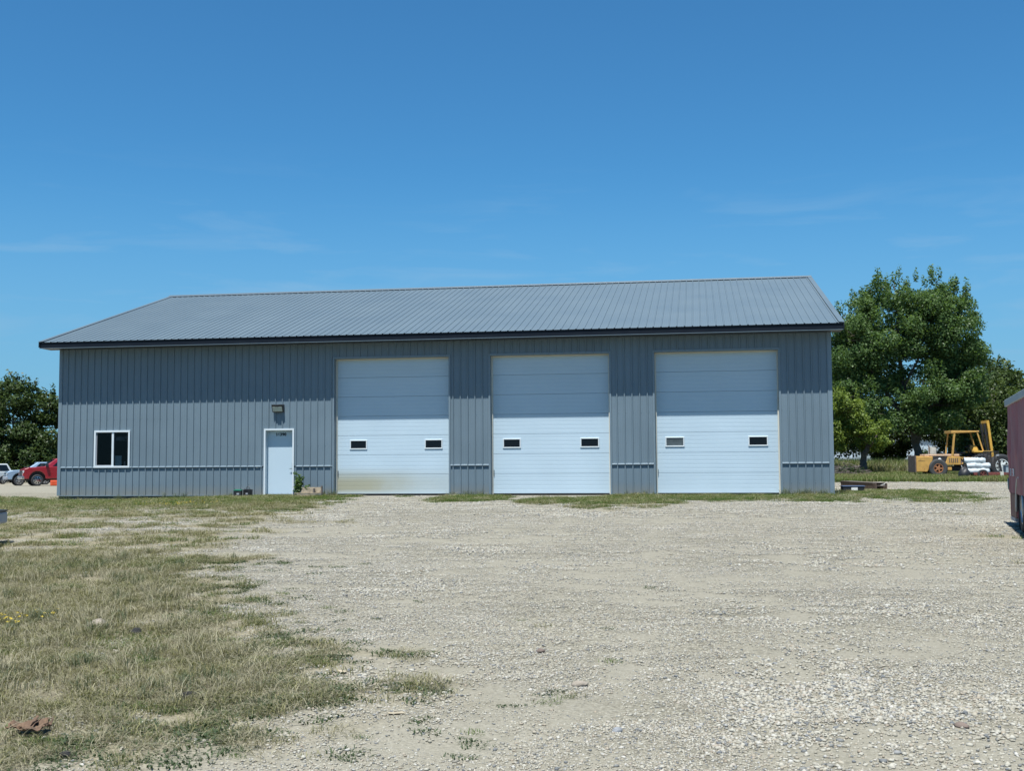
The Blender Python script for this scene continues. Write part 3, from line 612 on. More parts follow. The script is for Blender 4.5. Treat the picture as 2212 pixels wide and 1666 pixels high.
def make_tree(name, label, base, crowns, stems, leafmat, n, size, seed, bark='bark', lob=(.6,1.2), group=None, twigs=True, sp=0, up=.35, per=14, cat='tree', shell=.5):
    rng = np.random.default_rng(seed); t = empty(name, base, 0, label, cat, group); lobes = []
    for c, r_, k in crowns:
        lobes += fill(c, r_, int(per*k), lob, rng)
        if sp: lobes += sprigs(c, r_, int(sp*k), rng, (lob[0]*.9, lob[1]*1.1), lob[0]*.5)
    tr = MB()
    nodes = []
    for pts, r0, r1 in stems:
        pts = [Vector(p) for p in pts]; m = len(pts); fine = []
        for i in range(m-1):
            for k in range(4): fine.append(pts[i].lerp(pts[i+1], k/4)+Vector(rng.normal(size=3)*r0*.25))
        fine.append(pts[-1]); fine[0] = pts[0]
        rr = [r0+(r1-r0)*(i/(len(fine)-1))**.8 for i in range(len(fine))]; rr[0] *= 1.25
        tr.tube(fine, rr, 9); nodes += fine[3:]
    if twigs and nodes:
        for lb in lobes[::2]:
            c = Vector(lb[:3]); cand = sorted(nodes, key=lambda q: (q-c).length+max(0, q.z-c.z)*2)[0]
            mid = cand.lerp(c, .55)+Vector(rng.normal(size=3)*.15)-Vector((0,0,.12)); tr.tube([cand, mid, c], [.05*r_scale(size), .03*r_scale(size), .010], 5, False)
    tr.build('trunk', M[bark], t, smooth=True)
    crown_obj('crown', lobes, n, size, leafmat, t, seed+1, up, shell); return t
def r_scale(s): return 1.0 if s > .12 else .55
# big cottonwood behind the right end of the shop
b = (36.4, 54.0, Z(36.4, 54)-.1)
make_tree('cottonwood_tree', 'tallest broad cottonwood tree behind the right end of the shop', b,
    [((-4.2,0,9.6),(1.9,2.2,3.5),1.2), ((-1.7,0,10.3),(2.3,2.4,4.1),1.5), ((1.0,0,10.6),(2.2,2.4,4.1),1.5), ((2.9,0,10.0),(1.6,2.0,3.7),1.1), ((-5.5,0,7.4),(1.3,1.8,2.8),.8), ((3.2,-.2,7.0),(1.4,1.8,2.4),.8), ((-3.2,-.6,4.8),(2.6,2.0,1.9),.9), ((1.2,-.8,4.9),(2.6,2.0,1.9),.9)],
    [([(0,0,0),(-.3,0,3),(-.9,.1,6.5),(-1.2,0,10.5),(-1.2,0,13.0)],.34,.05), ([(-.2,0,2.2),(.9,-.1,5),(2.0,0,8.5),(2.4,0,12.5)],.24,.04), ([(-.3,0,3),(-2,.2,5.6),(-3.6,0,8.5),(-4.2,0,11)],.20,.04), ([(1.1,0,5.2),(2.6,-.3,6.8),(3.6,-.3,8.6)],.12,.03), ([(-1,0,6.2),(.2,-.4,8.5),(.6,-.5,11.5)],.12,.03)],
    M['leaf_cotton'], 150000, .132, 3, lob=(.55,1.0), sp=11, per=40)
b = (31.1, 43.0, Z(31.1, 43)-.05)
make_tree('box_elder_tree', 'small yellow-green box elder tree close beside the shop corner', b,
    [((-1.3,-.2,3.5),(1.7,1.5,1.7),1.4), ((-2.3,0,2.3),(1.3,1.3,.9),.8), ((.2,0,2.6),(1.5,1.3,1.0),.9), ((-1.2,-.2,4.6),(1.1,1.1,.9),.7)],
    [([(-.3,0,-.15),(-.1,0,.9),(.1,0,1.9),(-.5,0,3.2),(-1.0,0,4.4)],.29,.04), ([(.0,0,1.5),(.7,-.1,2.4),(1.0,-.2,3.0)],.10,.03), ([(-2.6,-.4,-.1),(-2.3,-.3,1.0),(-1.9,-.2,2.2),(-1.6,-.1,3.2)],.06,.02)],
    M['leaf_lime'], 20000, .12, 9, lob=(.3,.62), sp=5, per=20)
mids = [(40.6,64,3.9,10.8,'dense dark green tree rising behind the yellow forklift'), (34.0,66,4.0,9.5,'dark leafy tree in the shade behind the tall cottonwood'), (30.2,62,3.6,8.5,'dark leafy tree hidden half behind the shop corner'),(43.2,60,2.6,6.9,'short loose tree with a bare pale limb right of the cottonwood')]
for i, (x, y, rx, h, lab) in enumerate(mids):
    zb = Z(x, y)-.1
    st = [([(0,0,0),(.1,0,h*.35),(-.1,0,h*.75)],.22,.05), ([(0,0,h*.25),(rx*.4,0,h*.55),(rx*.55,-.2,h*.75)],.10,.03), ([(0,0,h*.22),(-rx*.4,0,h*.5),(-rx*.55,-.2,h*.72)],.10,.03)]
    if i == 3: st += [([(.6,-1.5,0),(.9,-1.6,2.2),(2.2,-1.7,4.3),(2.7,-1.8,5.8)],.07,.02), ([(-.9,-1.2,0),(-.8,-1.2,3.2),(-1.0,-1.2,5.6)],.09,.03)]
    make_tree('broadleaf_tree', lab, (x, y, zb), [((0,0,h*.62),(rx,rx*.8,h*.36),2.2), ((-rx*.4,-.6,h*.34),(rx*.8,rx*.6,h*.17),1.0), ((rx*.4,-.6,h*.36),(rx*.8,rx*.6,h*.17),1.0)], st, M['leaf_dark' if i < 3 else 'leaf_mid'], 19000, .18, 30+i, lob=(.6,1.1), sp=5, per=22, bark='barkgrey' if i == 3 else 'bark', group='trees behind the yellow forklift')
for i, (x, y, rx, h, lab) in enumerate([(36.5,67,1.3,3.6,'dark bush between the cottonwood and box elder trunks'),(41.2,68,2.6,3.8,'dark bush filling the gap behind the forklift guard'),(44.6,66,1.8,3.4,'dark bush behind the forklift mast')]):
    make_tree('understory_bush', lab, (x, y, Z(x,y)-.1), [((0,0,h*.5),(rx,rx*.7,h*.5),1.6)], [([(0,0,0),(.1,0,h*.4),(0,0,h*.8)],.06,.02), ([(.2,0,0),(.5,0,h*.5)],.05,.02)], M['leaf_dark'], 5000, .17, 90+i, lob=(.45,.8), sp=4, per=14, cat='bush')
rb = [(46.5,79,4.2,9.6,'round tree in the far row nearest the pale limb'),(51.8,80,4.6,10.8,'tall tree standing above the maroon trailer roof'),(58.5,82,4.6,10.5,'far tree at the right end of the row, past the maroon trailer'),(65,80,4.4,9.5,'far tree beyond the right end of the row'),(49.3,72,2.6,6.6,'low leafy tree in front of the far row')]
for i, (x, y, rx, h, lab) in enumerate(rb):
    make_tree('broadleaf_tree', lab, (x, y, Z(x,y)-.1), [((0,0,h*.64),(rx,rx*.8,h*.34),2.2), ((0,-.8,h*.44),(rx*.95,rx*.6,h*.16),1.2)], [([(0,0,0),(.1,0,h*.4),(0,0,h*.8)],.24,.05), ([(0,0,h*.3),(rx*.5,0,h*.6)],.1,.03), ([(0,0,h*.28),(-rx*.5,0,h*.6)],.1,.03)], M['leaf_mid' if i in (1,4) else 'leaf_dark'], 16000, .22, 50+i, lob=(.7,1.25), sp=5, per=20, group='far row of trees on the right')
lt = [(-58,72,4.4,9.5,'dense dark tree at the far left, outermost of the row'),(-51.5,70,3.7,9.3,'dense dark tree above the white van'),(-46.6,71,3.4,10.2,'tallest dense tree of the left row, above the silver-blue truck'),(-42.0,72,3.4,8.9,'dense dark tree of the left row beside the shop wall'),(-36.5,73,3.6,8.0,'dense dark tree behind the left end of the shop'),(-48.8,66.5,2.1,4.2,'low bushy tree in front of the left row behind the cars')]
for i, (x, y, rx, h, lab) in enumerate(lt):
    zb = Z(x, y)-.1
    make_tree('broadleaf_tree', lab, (x, y, zb), [((0,0,h*.60),(rx,rx*.8,h*.37),2.4), ((0,-.9,h*.22),(rx*1.05,rx*.7,h*.20),1.6)], [([(0,0,0),(.1,0,h*.4),(0,0,h*.8)],.2,.05), ([(.8,-.8,0),(1.0,-.9,h*.25),(1.2,-1,h*.5)],.08,.03)], M['leaf_dark' if i != 5 else 'leaf_mid'], 24000 if i < 5 else 8000, .235, 70+i, lob=(.7,1.2), sp=7, per=22, group='row of trees at the left')
stump = MB().tube([(0,0,0),(.02,0,.9),(.05,.02,1.85)], [.30,.27,.26], 10); s = tag(stump.build('bare_stump', M['barkgrey'], None, smooth=True), 'pale grey bare stump standing behind the yellow forklift hood', 'stump'); s.location = (35.9, 46.5, Z(35.9,46.5)-.1)
# leafy weed bush at the entrance door
rng = np.random.default_rng(5); sb = empty('leafy_weed', (8.27,-.30,Z(8.2,-.3)-.02), 0, 'leafy green weed growing beside the entrance door', 'plant')
st = MB(); lob = []
for i in range(9):
    tip = Vector((rng.normal()*.07+.015*(i-4)+.03, rng.normal()*.05, .32+.42*rng.random())); st.tube([(tip.x*.2,tip.y*.2,0), tip*.55+Vector((0,0,.06)), tip], [.008,.006,.003], 5)
    for k in range(4): q = tip*(.45+.18*k); lob.append((q.x+rng.normal()*.03, q.y+rng.normal()*.03, q.z, .075, .07, .07))
lob += [(.26,0,.28,.10,.09,.12),(.30,.0,.16,.10,.08,.10),(-.1,0,.2,.1,.08,.14)]
st.build('stem', M['stem'], sb); crown_obj('leaves', lob, 620, .062, M['leaf_cotton'], sb, 6, .5, .3)

# ------------------------------------------------------------------ things by the entrance
stoop = MB(); rng = np.random.default_rng(2)
stoop.hexa([(6.05,-.95,-.3),(8.15,-.95,-.3),(8.15,-.04,-.3),(6.05,-.04,-.3)], [(6.05,-.95,-.035),(8.15,-.95,-.015),(8.15,-.04,.0),(6.05,-.04,-.008)])
tag(stoop.build('door_stoop', M['concrete'], None, bevel=.02), 'low pale concrete stoop in front of the entrance door', 'slab')
def battery(x, y, rz, top, label, strap):
    t = empty('car_battery', (x, y, -.016), rz, label, 'battery', 'old batteries left of the entrance door')
    MB().box(-.12,.12,-.085,.085,0,.17).build('case', M['black'], t, bevel=.008)
    tp = MB().box(-.125,.125,-.09,.09,.1705,.20).box(-.10,.10,-.05,.05,.2003,.215).build('lid', M[top], t, bevel=.006)
    for s in (-1, 1): MB().lathe([(0,.04),(.009,.04),(.011,0)], (s*.09,-.055,.2), 'z', 10).build('terminal', M['nickel'], t)
    MB().box(-.02,.06,-.0885,-.0855,.05,.10).build('sticker', M['greytrim'], t)
    if strap: MB().tube([(-.06,0,.21),(-.05,0,.27),(.0,.0,.29),(.05,0,.27),(.06,0,.21)], .008, 6).build('handle', M['black'], t)
battery(6.40,-.62, R(6), 'green', 'black battery with green lid left of the entrance door', False)
battery(6.66,-.47, R(-14), 'black', 'black battery with white sticker and loop handle beside the green-lidded one', True)
can = empty('spray_can', (8.05,-.17,-.008), 0, 'slim dark blue can standing at the right foot of the entrance door', 'can')
MB().lathe([(0,0),(.038,0),(.038,.16),(.026,.18),(.026,.185),(0,.185)], (0,0,0), 'z', 14).build('body', M['bluesign'], can, smooth=True)
MB().lathe([(0,.186),(.022,.186),(.022,.225),(.0,.23)], (0,0,0), 'z', 12).build('cap', M['greytrim'], can, smooth=True)
pl = empty('wooden_pallet', (8.63,-.42,Z(8.63,-.42)-.015), R(-2), 'small broken wooden pallet with a leaning back board against the wall', 'pallet')
for y in (-.22, 0, .2): MB().box(-.40,.40,y-.045,y+.045,.105,.127).build('plank', M['wood'], pl, bevel=.004)
for x in (-.30, .05, .36): MB().box(x-.045,x+.045,-.25,.24,.012,.064).build('stringer', M['wooddark'], pl, bevel=.004)
o = MB().box(-.28,.40,-.012,.012,0,.17).build('back_board', M['wood'], pl, bevel=.004); o.location = (0,.05,.13); o.rotation_euler = (R(-12),0,0)
MB().box(.385,.43,-.03,.02,.10,.34).build('post', M['wooddark'], pl); MB().box(.14,.19,-.05,.015,.128,.26).build('post', M['wooddark'], pl)
MB().box(-.30,.3,-.262,-.252,.03,.09).build('front_board', M['wood'], pl)

# ------------------------------------------------------------------ vehicles
def wheel(parent, x, y, r, wd, side, rimmat, spokes=6, name='wheel', rimr=.62, tread=0, tyremat='rubber'):
    s = side; t = MB()
    prof = [(r*rimr, -wd*.42),(r*.80,-wd*.5),(r*.95,-wd*.47),(r,-wd*.34),(r,wd*.34),(r*.95,wd*.47),(r*.80,wd*.5),(r*rimr,wd*.42)]
    t.lathe(prof, (x, y, r), 'y', 28)
    if tread:
        for k in range(tread):
            a = 2*math.pi*k/tread
            for q in (-1, 1):
                a2 = a+(.5*2*math.pi/tread if q > 0 else 0); c, sn = math.cos(a2), math.sin(a2); c2, s2 = math.cos(a2+.16), math.sin(a2+.16)
                t.bar((x+c*r*1.01, y+q*wd*.48, r+sn*r*1.01), (x+c2*r*1.01, y+q*.03, r+s2*r*1.01), r*.07, r*.07, (c,0,sn))
    wh = t.build(name, M[tyremat], parent, smooth=not tread)
    rm = MB(); f = s*wd*.40
    rm.lathe([(r*rimr, -wd*.4),(r*rimr*1.02, f*.0+s*wd*.43),(r*rimr*.93, s*wd*.44),(r*rimr*.88, s*wd*.25)], (x,y,r), 'y', 24)
    for k in range(spokes):
        a = 2*math.pi*k/spokes; c, sn = math.cos(a), math.sin(a)
        rm.bar((x+c*r*.1, y+s*wd*.36, r+sn*r*.1), (x+c*r*rimr*.9, y+s*wd*.32, r+sn*r*rimr*.9), r*.17, .03, (0,1,0))
    rm.lathe([(0, s*wd*.42),(r*.14, s*wd*.42),(r*.17, s*wd*.33)], (x,y,r), 'y', 14)
    rm.build('rim', M[rimmat], wh)
    MB().lathe([(0, -s*wd*.1),(r*rimr*.99, -s*wd*.1)], (x,y,r), 'y', 20).build('brake_disc', M['iron'], wh); return wh
def arch(xc, r, z0, n=9):
    return [(xc+r*math.cos(math.pi*k/n), z0+r*math.sin(math.pi*k/n)) for k in range(n+1)]
def vehicle(name, label, cat, loc, heading, paint, P, group=None):
    """heading: angle of the forward direction; P: dimensions"""
    t = empty(name, loc, heading, label, cat, group); W2 = P['w']/2; Pm = M[paint]
    xr, xf, ra = P['xr'], P['xf'], P['ra']
    low = [(P['tail'], P['zb'])]+[(x, z) for x, z in reversed(arch(xr, ra, P['zb']))]+[(x, z) for x, z in reversed(arch(xf, ra, P['zb']))]+[(P['nose'], P['zb'])]
    poly = low+P['top']
    MB().prism(poly, -W2, W2).build('body', Pm, t, bevel=.05, seg=3, fix=True)
    MB().box(P['tail']+.15, P['nose']-.15, -W2+.3, W2-.3, P['zb']-.12, P['zb']+P['ra']+.06).build('underbody', M['iron'], t)
    g = P['gh']; xb0, xb1, wb, zb, xt0, xt1, wt, zt = g
    q = lambda u, v, s: (xb0+(xb1-xb0)*u+((xt0-xb0)*(1-u)+(xt1-xb1)*u)*v, s*(wb+(wt-wb)*v), zb+(zt-zb)*v)
    MB().hexa([q(0,0,-1),q(1,0,-1),q(1,0,1),q(0,0,1)], [q(0,1,-1),q(1,1,-1),q(1,1,1),q(0,1,1)]).build('cab', Pm, t, bevel=.06, seg=3)
    for s in (-1, 1):
        for u0, u1 in P['win']:
            vs = [q(u0,.10,s), q(u1,.10,s), q(u1,.86,s), q(u0,.86,s)]; o = Vector((0, s*.012, .003))
            MB().add([Vector(v)+o for v in vs]+[Vector(v)-o for v in vs], [(0,1,2,3),(7,6,5,4),(0,4,5,1),(1,5,6,2),(2,6,7,3),(3,7,4,0)]).build('side_window', M['glassdark'], t)
    for u, dx, nm_ in ((1, .014, 'windshield'), (0, -.014, 'rear_window')):
        a, b_, c_, d_ = q(u,.1,-.86), q(u,.1,.86), q(u,.88,.84), q(u,.88,-.84); o = Vector((dx,0,.006))
        MB().add([Vector(v)+o for v in (a,b_,c_,d_)]+[Vector(v)-o for v in (a,b_,c_,d_)], [(0,1,2,3),(7,6,5,4),(0,4,5,1),(1,5,6,2),(2,6,7,3),(3,7,4,0)]).build(nm_, M['glassdark'], t)
    for x in (xr, xf):
        for s in (-1, 1): wheel(t, x, s*(W2-P['tw']/2-.01), P['rw'], P['tw'], s, P.get('rim','silverwheel'), P.get('sp', 6))
    zl = P['zl']
    for s in (-1, 1):
        MB().box(P['nose']-.12, P['nose']+.012, s*W2-(s*.32 if s > 0 else 0)-.0, s*W2+(.32 if s < 0 else 0)+.0, zl, zl+.2).build('headlight', M['lampclear'], t, bevel=.02)
        MB().box(P['tail']-.012, P['tail']+.14, min(s*(W2-.18), s*(W2+.012)), max(s*(W2-.18), s*(W2+.012)), P['zt'], P['zt']+.32).build('taillight', M['lampred'], t, bevel=.02)
        MB().box(g[1]-.32, g[1]-.14, s*(W2+.08)-.10, s*(W2+.08)+.10, zb+.02, zb+.24).build('mirror', M[P.get('mir','black')], t, bevel=.03)
        MB().box((xr+xf)/2-.1, (xr+xf)/2+.08, s*W2-.02, s*W2+.03, zb-.18, zb-.14).build('door_handle', M['black'], t)
    MB().box(P['nose']-.03, P['nose']+.03, -W2+.36, W2-.36, zl-.18, zl+.2).build('grille', M['black'], t, bevel=.01)
    MB().box(P['nose']-.10, P['nose']+.11, -W2-.01, W2+.01, P['zb']-.02, P['zb']+.22).build('front_bumper', M[P['bump']], t, bevel=.04)
    b_ = MB().box(P['tail']-.2, P['tail']+.08, -W2-.005, W2+.005, P['zb']-.02, P['zb']+.17).build('rear_bumper', M[P['bump']], t, bevel=.03)
    MB().box(P['tail']-.205, P['tail']+.02, -W2+.02, W2-.02, P['zb']+.172, P['zb']+.20).build('step_pad', M['black'], b_)
    MB().box(P['tail']-.208, P['tail']-.2005, -.16, .16, P['zb']+.0, P['zb']+.14).build('number_plate', M['label'], b_)
    return t
PICK = dict(w=2.0, xr=-1.85, xf=1.95, ra=.56, tail=-2.9, nose=2.92, zb=.52, top=[(2.95,.95),(2.86,1.22),(2.55,1.34),(1.25,1.42),(-.95,1.36),(-2.9,1.36)], gh=(-1.0,1.55,.93,1.36,-.82,.62,.76,2.0), win=[(.05,.36),(.42,.78)], rw=.42, tw=.28, zl=.92, zt=.95, bump='chrome', mir='black', rim='chrome', sp=8)
PICK2 = dict(w=1.9, xr=-1.7, xf=1.75, ra=.48, tail=-2.7, nose=2.62, zb=.48, top=[(2.66,.86),(2.55,1.08),(2.2,1.17),(1.1,1.22),(-.95,1.2),(-2.7,1.2)], gh=(-1.0,1.35,.9,1.2,-.8,.45,.74,1.78), win=[(.05,.36),(.42,.78)], rw=.37, tw=.25, zl=.78, zt=.85, bump='greytrim', mir='black', sp=6)
VAN = dict(w=1.95, xr=-1.5, xf=1.5, ra=.40, tail=-2.45, nose=2.45, zb=.30, top=[(2.47,.7),(2.3,.92),(1.5,1.08),(-2.35,1.06),(-2.46,.9)], gh=(-2.38,1.7,.95,1.06,-1.98,.75,.80,1.76), win=[(.06,.30),(.34,.58),(.62,.84)], rw=.335, tw=.22, zl=.66, zt=.78, bump='whitecar', mir='whitecar', sp=5)
SUV = dict(w=1.9, xr=-1.4, xf=1.4, ra=.42, tail=-2.3, nose=2.3, zb=.36, top=[(2.33,.8),(2.15,1.0),(1.1,1.12),(-2.25,1.1),(-2.32,.9)], gh=(-2.22,1.25,.92,1.1,-1.9,.45,.76,1.74), win=[(.06,.32),(.36,.60),(.64,.86)], rw=.36, tw=.23, zl=.72, zt=.85, bump='greytrim', mir='black', sp=6)
def put(px, py, ang): return (px, py, Z(px, py))
HD = R(180+33)
def at_front(axle, heading, xf, w):   # place so that the near front wheel's foot is at `axle`
    f = Vector((math.cos(heading), math.sin(heading))); side = Vector((-f.y, f.x))*(w/2-.15)
    p = Vector(axle)-f*xf-side; return (p.x, p.y, Z(p.x, p.y)+.0)
h1 = R(180+40); vehicle('pickup_truck', 'bright red pickup truck parked nose left past the shop corner', 'pickup', at_front((-26.7,42.7), h1, 1.95, 2.0), h1, 'redpaint', PICK)
h2 = R(180+38); vehicle('pickup_truck', 'silver-blue pickup truck parked just behind the red pickup', 'pickup', at_front((-30.0,45.7), h2, 1.75, 1.9), h2, 'bluepaint', PICK2)
vehicle('minivan', 'white minivan with its rear turned to the yard at the far left', 'van', (-40.4,56.6,Z(-40.4,56.6)), R(180+66), 'whitecar', VAN)
vehicle('parked_car', 'white car whose roof shows over the red pickup hood', 'car', (-31.6,54.5,Z(-31.6,54.5)), R(180+36), 'whitecar', SUV)
vehicle('parked_car', 'white car hidden behind the red pickup cab at the shop corner', 'car', (-30.4,60.6,Z(-30.4,60.6)+.15), R(180+36), 'whitecar', SUV)
h3 = R(180+20); f3 = Vector((math.cos(h3), math.sin(h3))); tl = Vector((9.96,-19.18))
p3 = tl+f3*3.1+Vector((-f3.y, f3.x))*(-1.0)
vehicle('pickup_truck', 'maroon pickup cut off by the left edge, only its tail and pale bumper showing', 'pickup', (p3.x, p3.y, Z(10.2,-19.3)+.02), h3, 'maroonpaint', dict(PICK, bump='greytrim', zb=.38))
ob = empty('orange_barrier', (-22.4,41.5,Z(-22.4,41.5)), R(38), 'bright orange plastic barrier lying behind the red pickup wheel', 'barrier')
MB().box(-2.2,1.6,-.18,.18,.04,.42).build('panel', M['orange'], ob, bevel=.05)
for x in (-1.6,-.2,1.2): MB().box(x-.12,x+.12,-.3,.3,0,.06).build('foot', M['orange'], ob, bevel=.01)
sg = empty('yard_sign', (-35.3,50.4,Z(-35.3,50.4)), R(32), 'small grey and blue board on a post at the left edge before the white minivan', 'sign')
MB().box(-.28,.28,-.02,.02,.55,1.25).build('board', M['greypanel'], sg, bevel=.01)
for k in range(4): MB().box(-.22,.22,-.026,-.021,.62+.12*k,.68+.12*k).build('stripe', M['bluesign'], sg)
MB().box(-.03,.03,.02,.07,0,1.2).build('post', M['greytrim'], sg)

# maroon enclosed trailer at the right edge
TL, TW, TZ0, TZ1 = 5.6, 2.2, -.06, 1.955
hd = math.atan2(-.987, -.16); tr = empty('cargo_trailer', (25.90,-13.30,0), hd-math.pi, 'old maroon enclosed cargo trailer cut off by the right edge', 'trailer')
# local axes: -x runs along the side towards the camera, the seen side is y = 0, the body lies on +y... (turned below)
tr.rotation_euler = (0, 0, hd)     # local +x: towards the camera; the yard side is local y = 0 and the body lies on local +y
side = 1
MB().box(.02, TL, .04, TW, .34, TZ1).box(.02, .95, .045, TW, TZ0, .339).build('box_body', M['maroon'], tr, bevel=.02)
px = 0.0; widths = [.36,.46,.46,.46,.46,.5,.5,.5,.5,.5,.5,.4]; rng = np.random.default_rng(8); wxs = .52
for i, wd in enumerate(widths):
    if px+wd > TL+.01: break
    nxx, nzz = 10, 26; V = []; F = []; z0 = TZ0+.02 if not (px < 2.95) else .36
    for a in range(nzz):
        z = z0+(TZ1-.09-z0)*a/(nzz-1)
        for c in range(nxx):
            u = c/(nxx-1); x = px+wd*u
            bulge = math.sin(math.pi*u)*.032*(1+.5*math.sin(z*2.1+i*1.7)); dent = .012*math.sin(z*5.3+i*2.1+u*3)*math.sin(math.pi*u)*math.exp(-((z-1.15)/.5)**2)
            step = .006 if abs(z-1.02) < .05 and c % 9 else 0
            V.append((x, .036-bulge-dent-step-.002, z))
    for a in range(nzz-1):
        for c in range(nxx-1): k = a*nxx+c; F.append((k, k+1, k+nxx+1, k+nxx))
    me = bpy.data.meshes.new('side_panel'); me.from_pydata(V, [], F); link('side_panel', me, M['maroon'], tr, smooth=True); px += wd
wc, wr = 1.58, .37; zc_ = -.26+wr
MB().prism([(.015,TZ0-.0),(.88,TZ0-.0),(.98,.20),(1.0,.345),(.015,.345)], .028, .05).build('lower_panel', M['maroonlow'], tr, fix=True)
MB().box(.0,.8,.02,.10,TZ0-.06,TZ0+.0).build('mud_bracket', M['greytrim'], tr)
MB().tube([(wc+(wr+.20)*math.cos(a), .025, zc_+(wr+.16)*math.sin(a)) for a in np.linspace(-.1, math.pi+.1, 16)], .022, 8).build('fender', M['rail'], tr, smooth=True)
MB().lathe([(wr+.19,.05),(wr+.19,.4),(0,.4)], (wc,.0,zc_), 'y', 26).build('wheel_well', M['iron'], tr)
wt_ = empty('tmp', (0,0,0)); bpy.data.objects.remove(wt_)
for xq in (wc, wc+.92):
    wh = wheel(tr, xq, .15, wr, .22, -1, 'silverwheel', 6); wh.location.z = -.26
MB().box(-.01, TL, -.025, .10, TZ1-.09, TZ1+.03).build('roof_rail', M['rail'], tr, bevel=.01)
MB().box(.0, TL-.02, .1, TW, TZ1+.001, TZ1+.025).build('roof', M['rail'], tr)
MB().box(-.012, .0185, .02, .10, TZ0, TZ1-.09).build('corner_post', M['maroon'], tr, bevel=.008)
for zz in (.55, 1.1): MB().box(-.03, -.013, .3, TW-.2, zz, zz+.05).build('rear_hinge_bar', M['iron'], tr)
MB().box(-.012,.018,.10,TW,TZ0,TZ1).build('rear_door', M['maroon'], tr)
lp = MB()
lp.lathe([(0,-.05),(.7,-.05),(1.0,-.02),(1.0,.0)], (0,0,0), 'y', 20); lpo = lp.build('marker_lamp', M['black'], tr, smooth=True); lpo.scale = (.085,1,.135); lpo.location = (.14,.03,.51)
MB().lathe([(0,-.06),(.65,-.055),(.72,-.05)], (0,0,0), 'y', 20).build('lamp_glass', M['greypanel'], lpo, smooth=True)
st_ = MB().box(.06,.98,.004,.012,.655,.775).build('sticker', M['label'], tr)
for ch, x_, mt in (('E', .36, 'bluetext'), ('2', .78, 'redtext')):
    cu = bpy.data.curves.new('letter', 'FONT'); cu.body = ch; cu.size = .12; cu.offset = .004; cu.align_x = 'CENTER'; to = bpy.data.objects.new('tmp', cu); COL.objects.link(to)
    nm = bpy.data.meshes.new_from_object(to.evaluated_get(bpy.context.evaluated_depsgraph_get())); bpy.data.objects.remove(to); nm.materials.clear()
    o = link('sticker_letter', nm, M[mt], st_); o.location = (x_, .002, .672); o.rotation_euler = (R(90), 0, 0); o.scale = (4.2, 1, 1)
# yellow rough-terrain forklift
fk = empty('forklift', (32.85,36.0,Z(34.5,36.2)-.02), R(5), 'old yellow rough terrain forklift parked under the trees', 'forklift'); HW = .75
Y_ = M['yellow']
MB().prism([(0,.32),(.62,.32),(.80,.62),(.95,1.05),(.95,1.20),(0,1.24)], -HW, HW).build('counterweight', Y_, fk, bevel=.04, fix=True)
MB().box(-.07,-.005,-HW-.02,HW+.02,.30,1.27).build('rear_bumper', M['rust'], fk, bevel=.01)
MB().box(.55,2.52,-.55,.55,1.20,1.34).build('hood', M['hood'], fk, bevel=.04)
MB().prism([(1.62,.72),(2.52,.72),(2.52,1.19),(1.80,1.19),(1.72,.95)], -HW+.02, HW-.02).build('side_panel', Y_, fk, bevel=.02, fix=True)
MB().box(.5,1.9,-.62,.62,.75,1.19).build('engine', M['iron'], fk)
MB().lathe([(0,-.66),(.07,-.66),(.10,-.62),(.10,-.5)], (1.36,0,1.02), 'y', 12).build('air_filter', M['label'], fk)
MB().box(.35,4.4,-.42,.42,.36,.66).build('chassis', M['iron'], fk, bevel=.02)
MB().box(1.5,2.0,-HW+.0,-.45,.40,.58).build('chassis_bracket', Y_, fk, bevel=.02)
MB().box(2.53,3.15,-.66,.66,.66,1.16).build('cab_base', M['rust'], fk, bevel=.02)
MB().bar((2.58,-.68,1.1),(3.0,-.68,.74),.05).bar((2.58,-.68,.76),(3.0,-.68,1.1),.05).box(2.5,3.1,-.70,-.66,1.12,1.17).build('cab_brace', Y_, fk)
for y in (-.80, .80):
    MB().box(3.2,4.22,y-.18,y+.18,1.42,1.52).build('front_fender', M['yellowbright'], fk, bevel=.02)
    wheel(fk, 3.66, y, .68, .42, 1 if y > 0 else -1, 'iron', 6, tread=22, rimr=.52)
    wheel(fk, 1.22, y*.9, .53, .30, 1 if y > 0 else -1, 'orangehub', 5, rimr=.50, tyremat='dustrubber')
for y, s in ((-.62,-1),(.62,1)):
    MB().bar((2.02,y*1.08,.80),(2.24,y,2.60),.085,.085).build('guard_post', Y_, fk); MB().bar((3.82,y*1.05,1.5),(3.52,y,2.60),.07,.07).build('guard_post', Y_, fk)
g = MB(); g.hexa([(2.05,-.68,2.54),(3.62,-.68,2.60),(3.62,.68,2.60),(2.05,.68,2.54)],[(2.05,-.68,2.70),(3.62,-.68,2.68),(3.62,.68,2.68),(2.05,.68,2.70)])
g.build('overhead_guard', Y_, fk, bevel=.02)
MB().hexa([(2.42,-.25,1.36),(2.95,-.25,1.36),(2.95,.25,1.36),(2.42,.25,1.36)],[(2.42,-.25,1.46),(2.95,-.25,1.46),(2.95,.25,1.46),(2.42,.25,1.46)]).hexa([(2.38,-.25,1.42),(2.48,-.25,1.42),(2.48,.25,1.42),(2.38,.25,1.42)],[(2.22,-.23,1.86),(2.30,-.23,1.86),(2.30,.23,1.86),(2.22,.23,1.86)]).build('seat', M['black'], fk, bevel=.03)
MB().bar((3.35,0,1.35),(3.2,0,1.8),.05).build('steering_column', M['iron'], fk); o = MB().lathe([(.17,-.012),(.195,0),(.17,.012),(.15,0),(.17,-.012)], (0,0,0), 'z', 20).build('steering_wheel', M['black'], fk); o.location = (3.19,0,1.82); o.rotation_euler = (0, R(-25), 0)
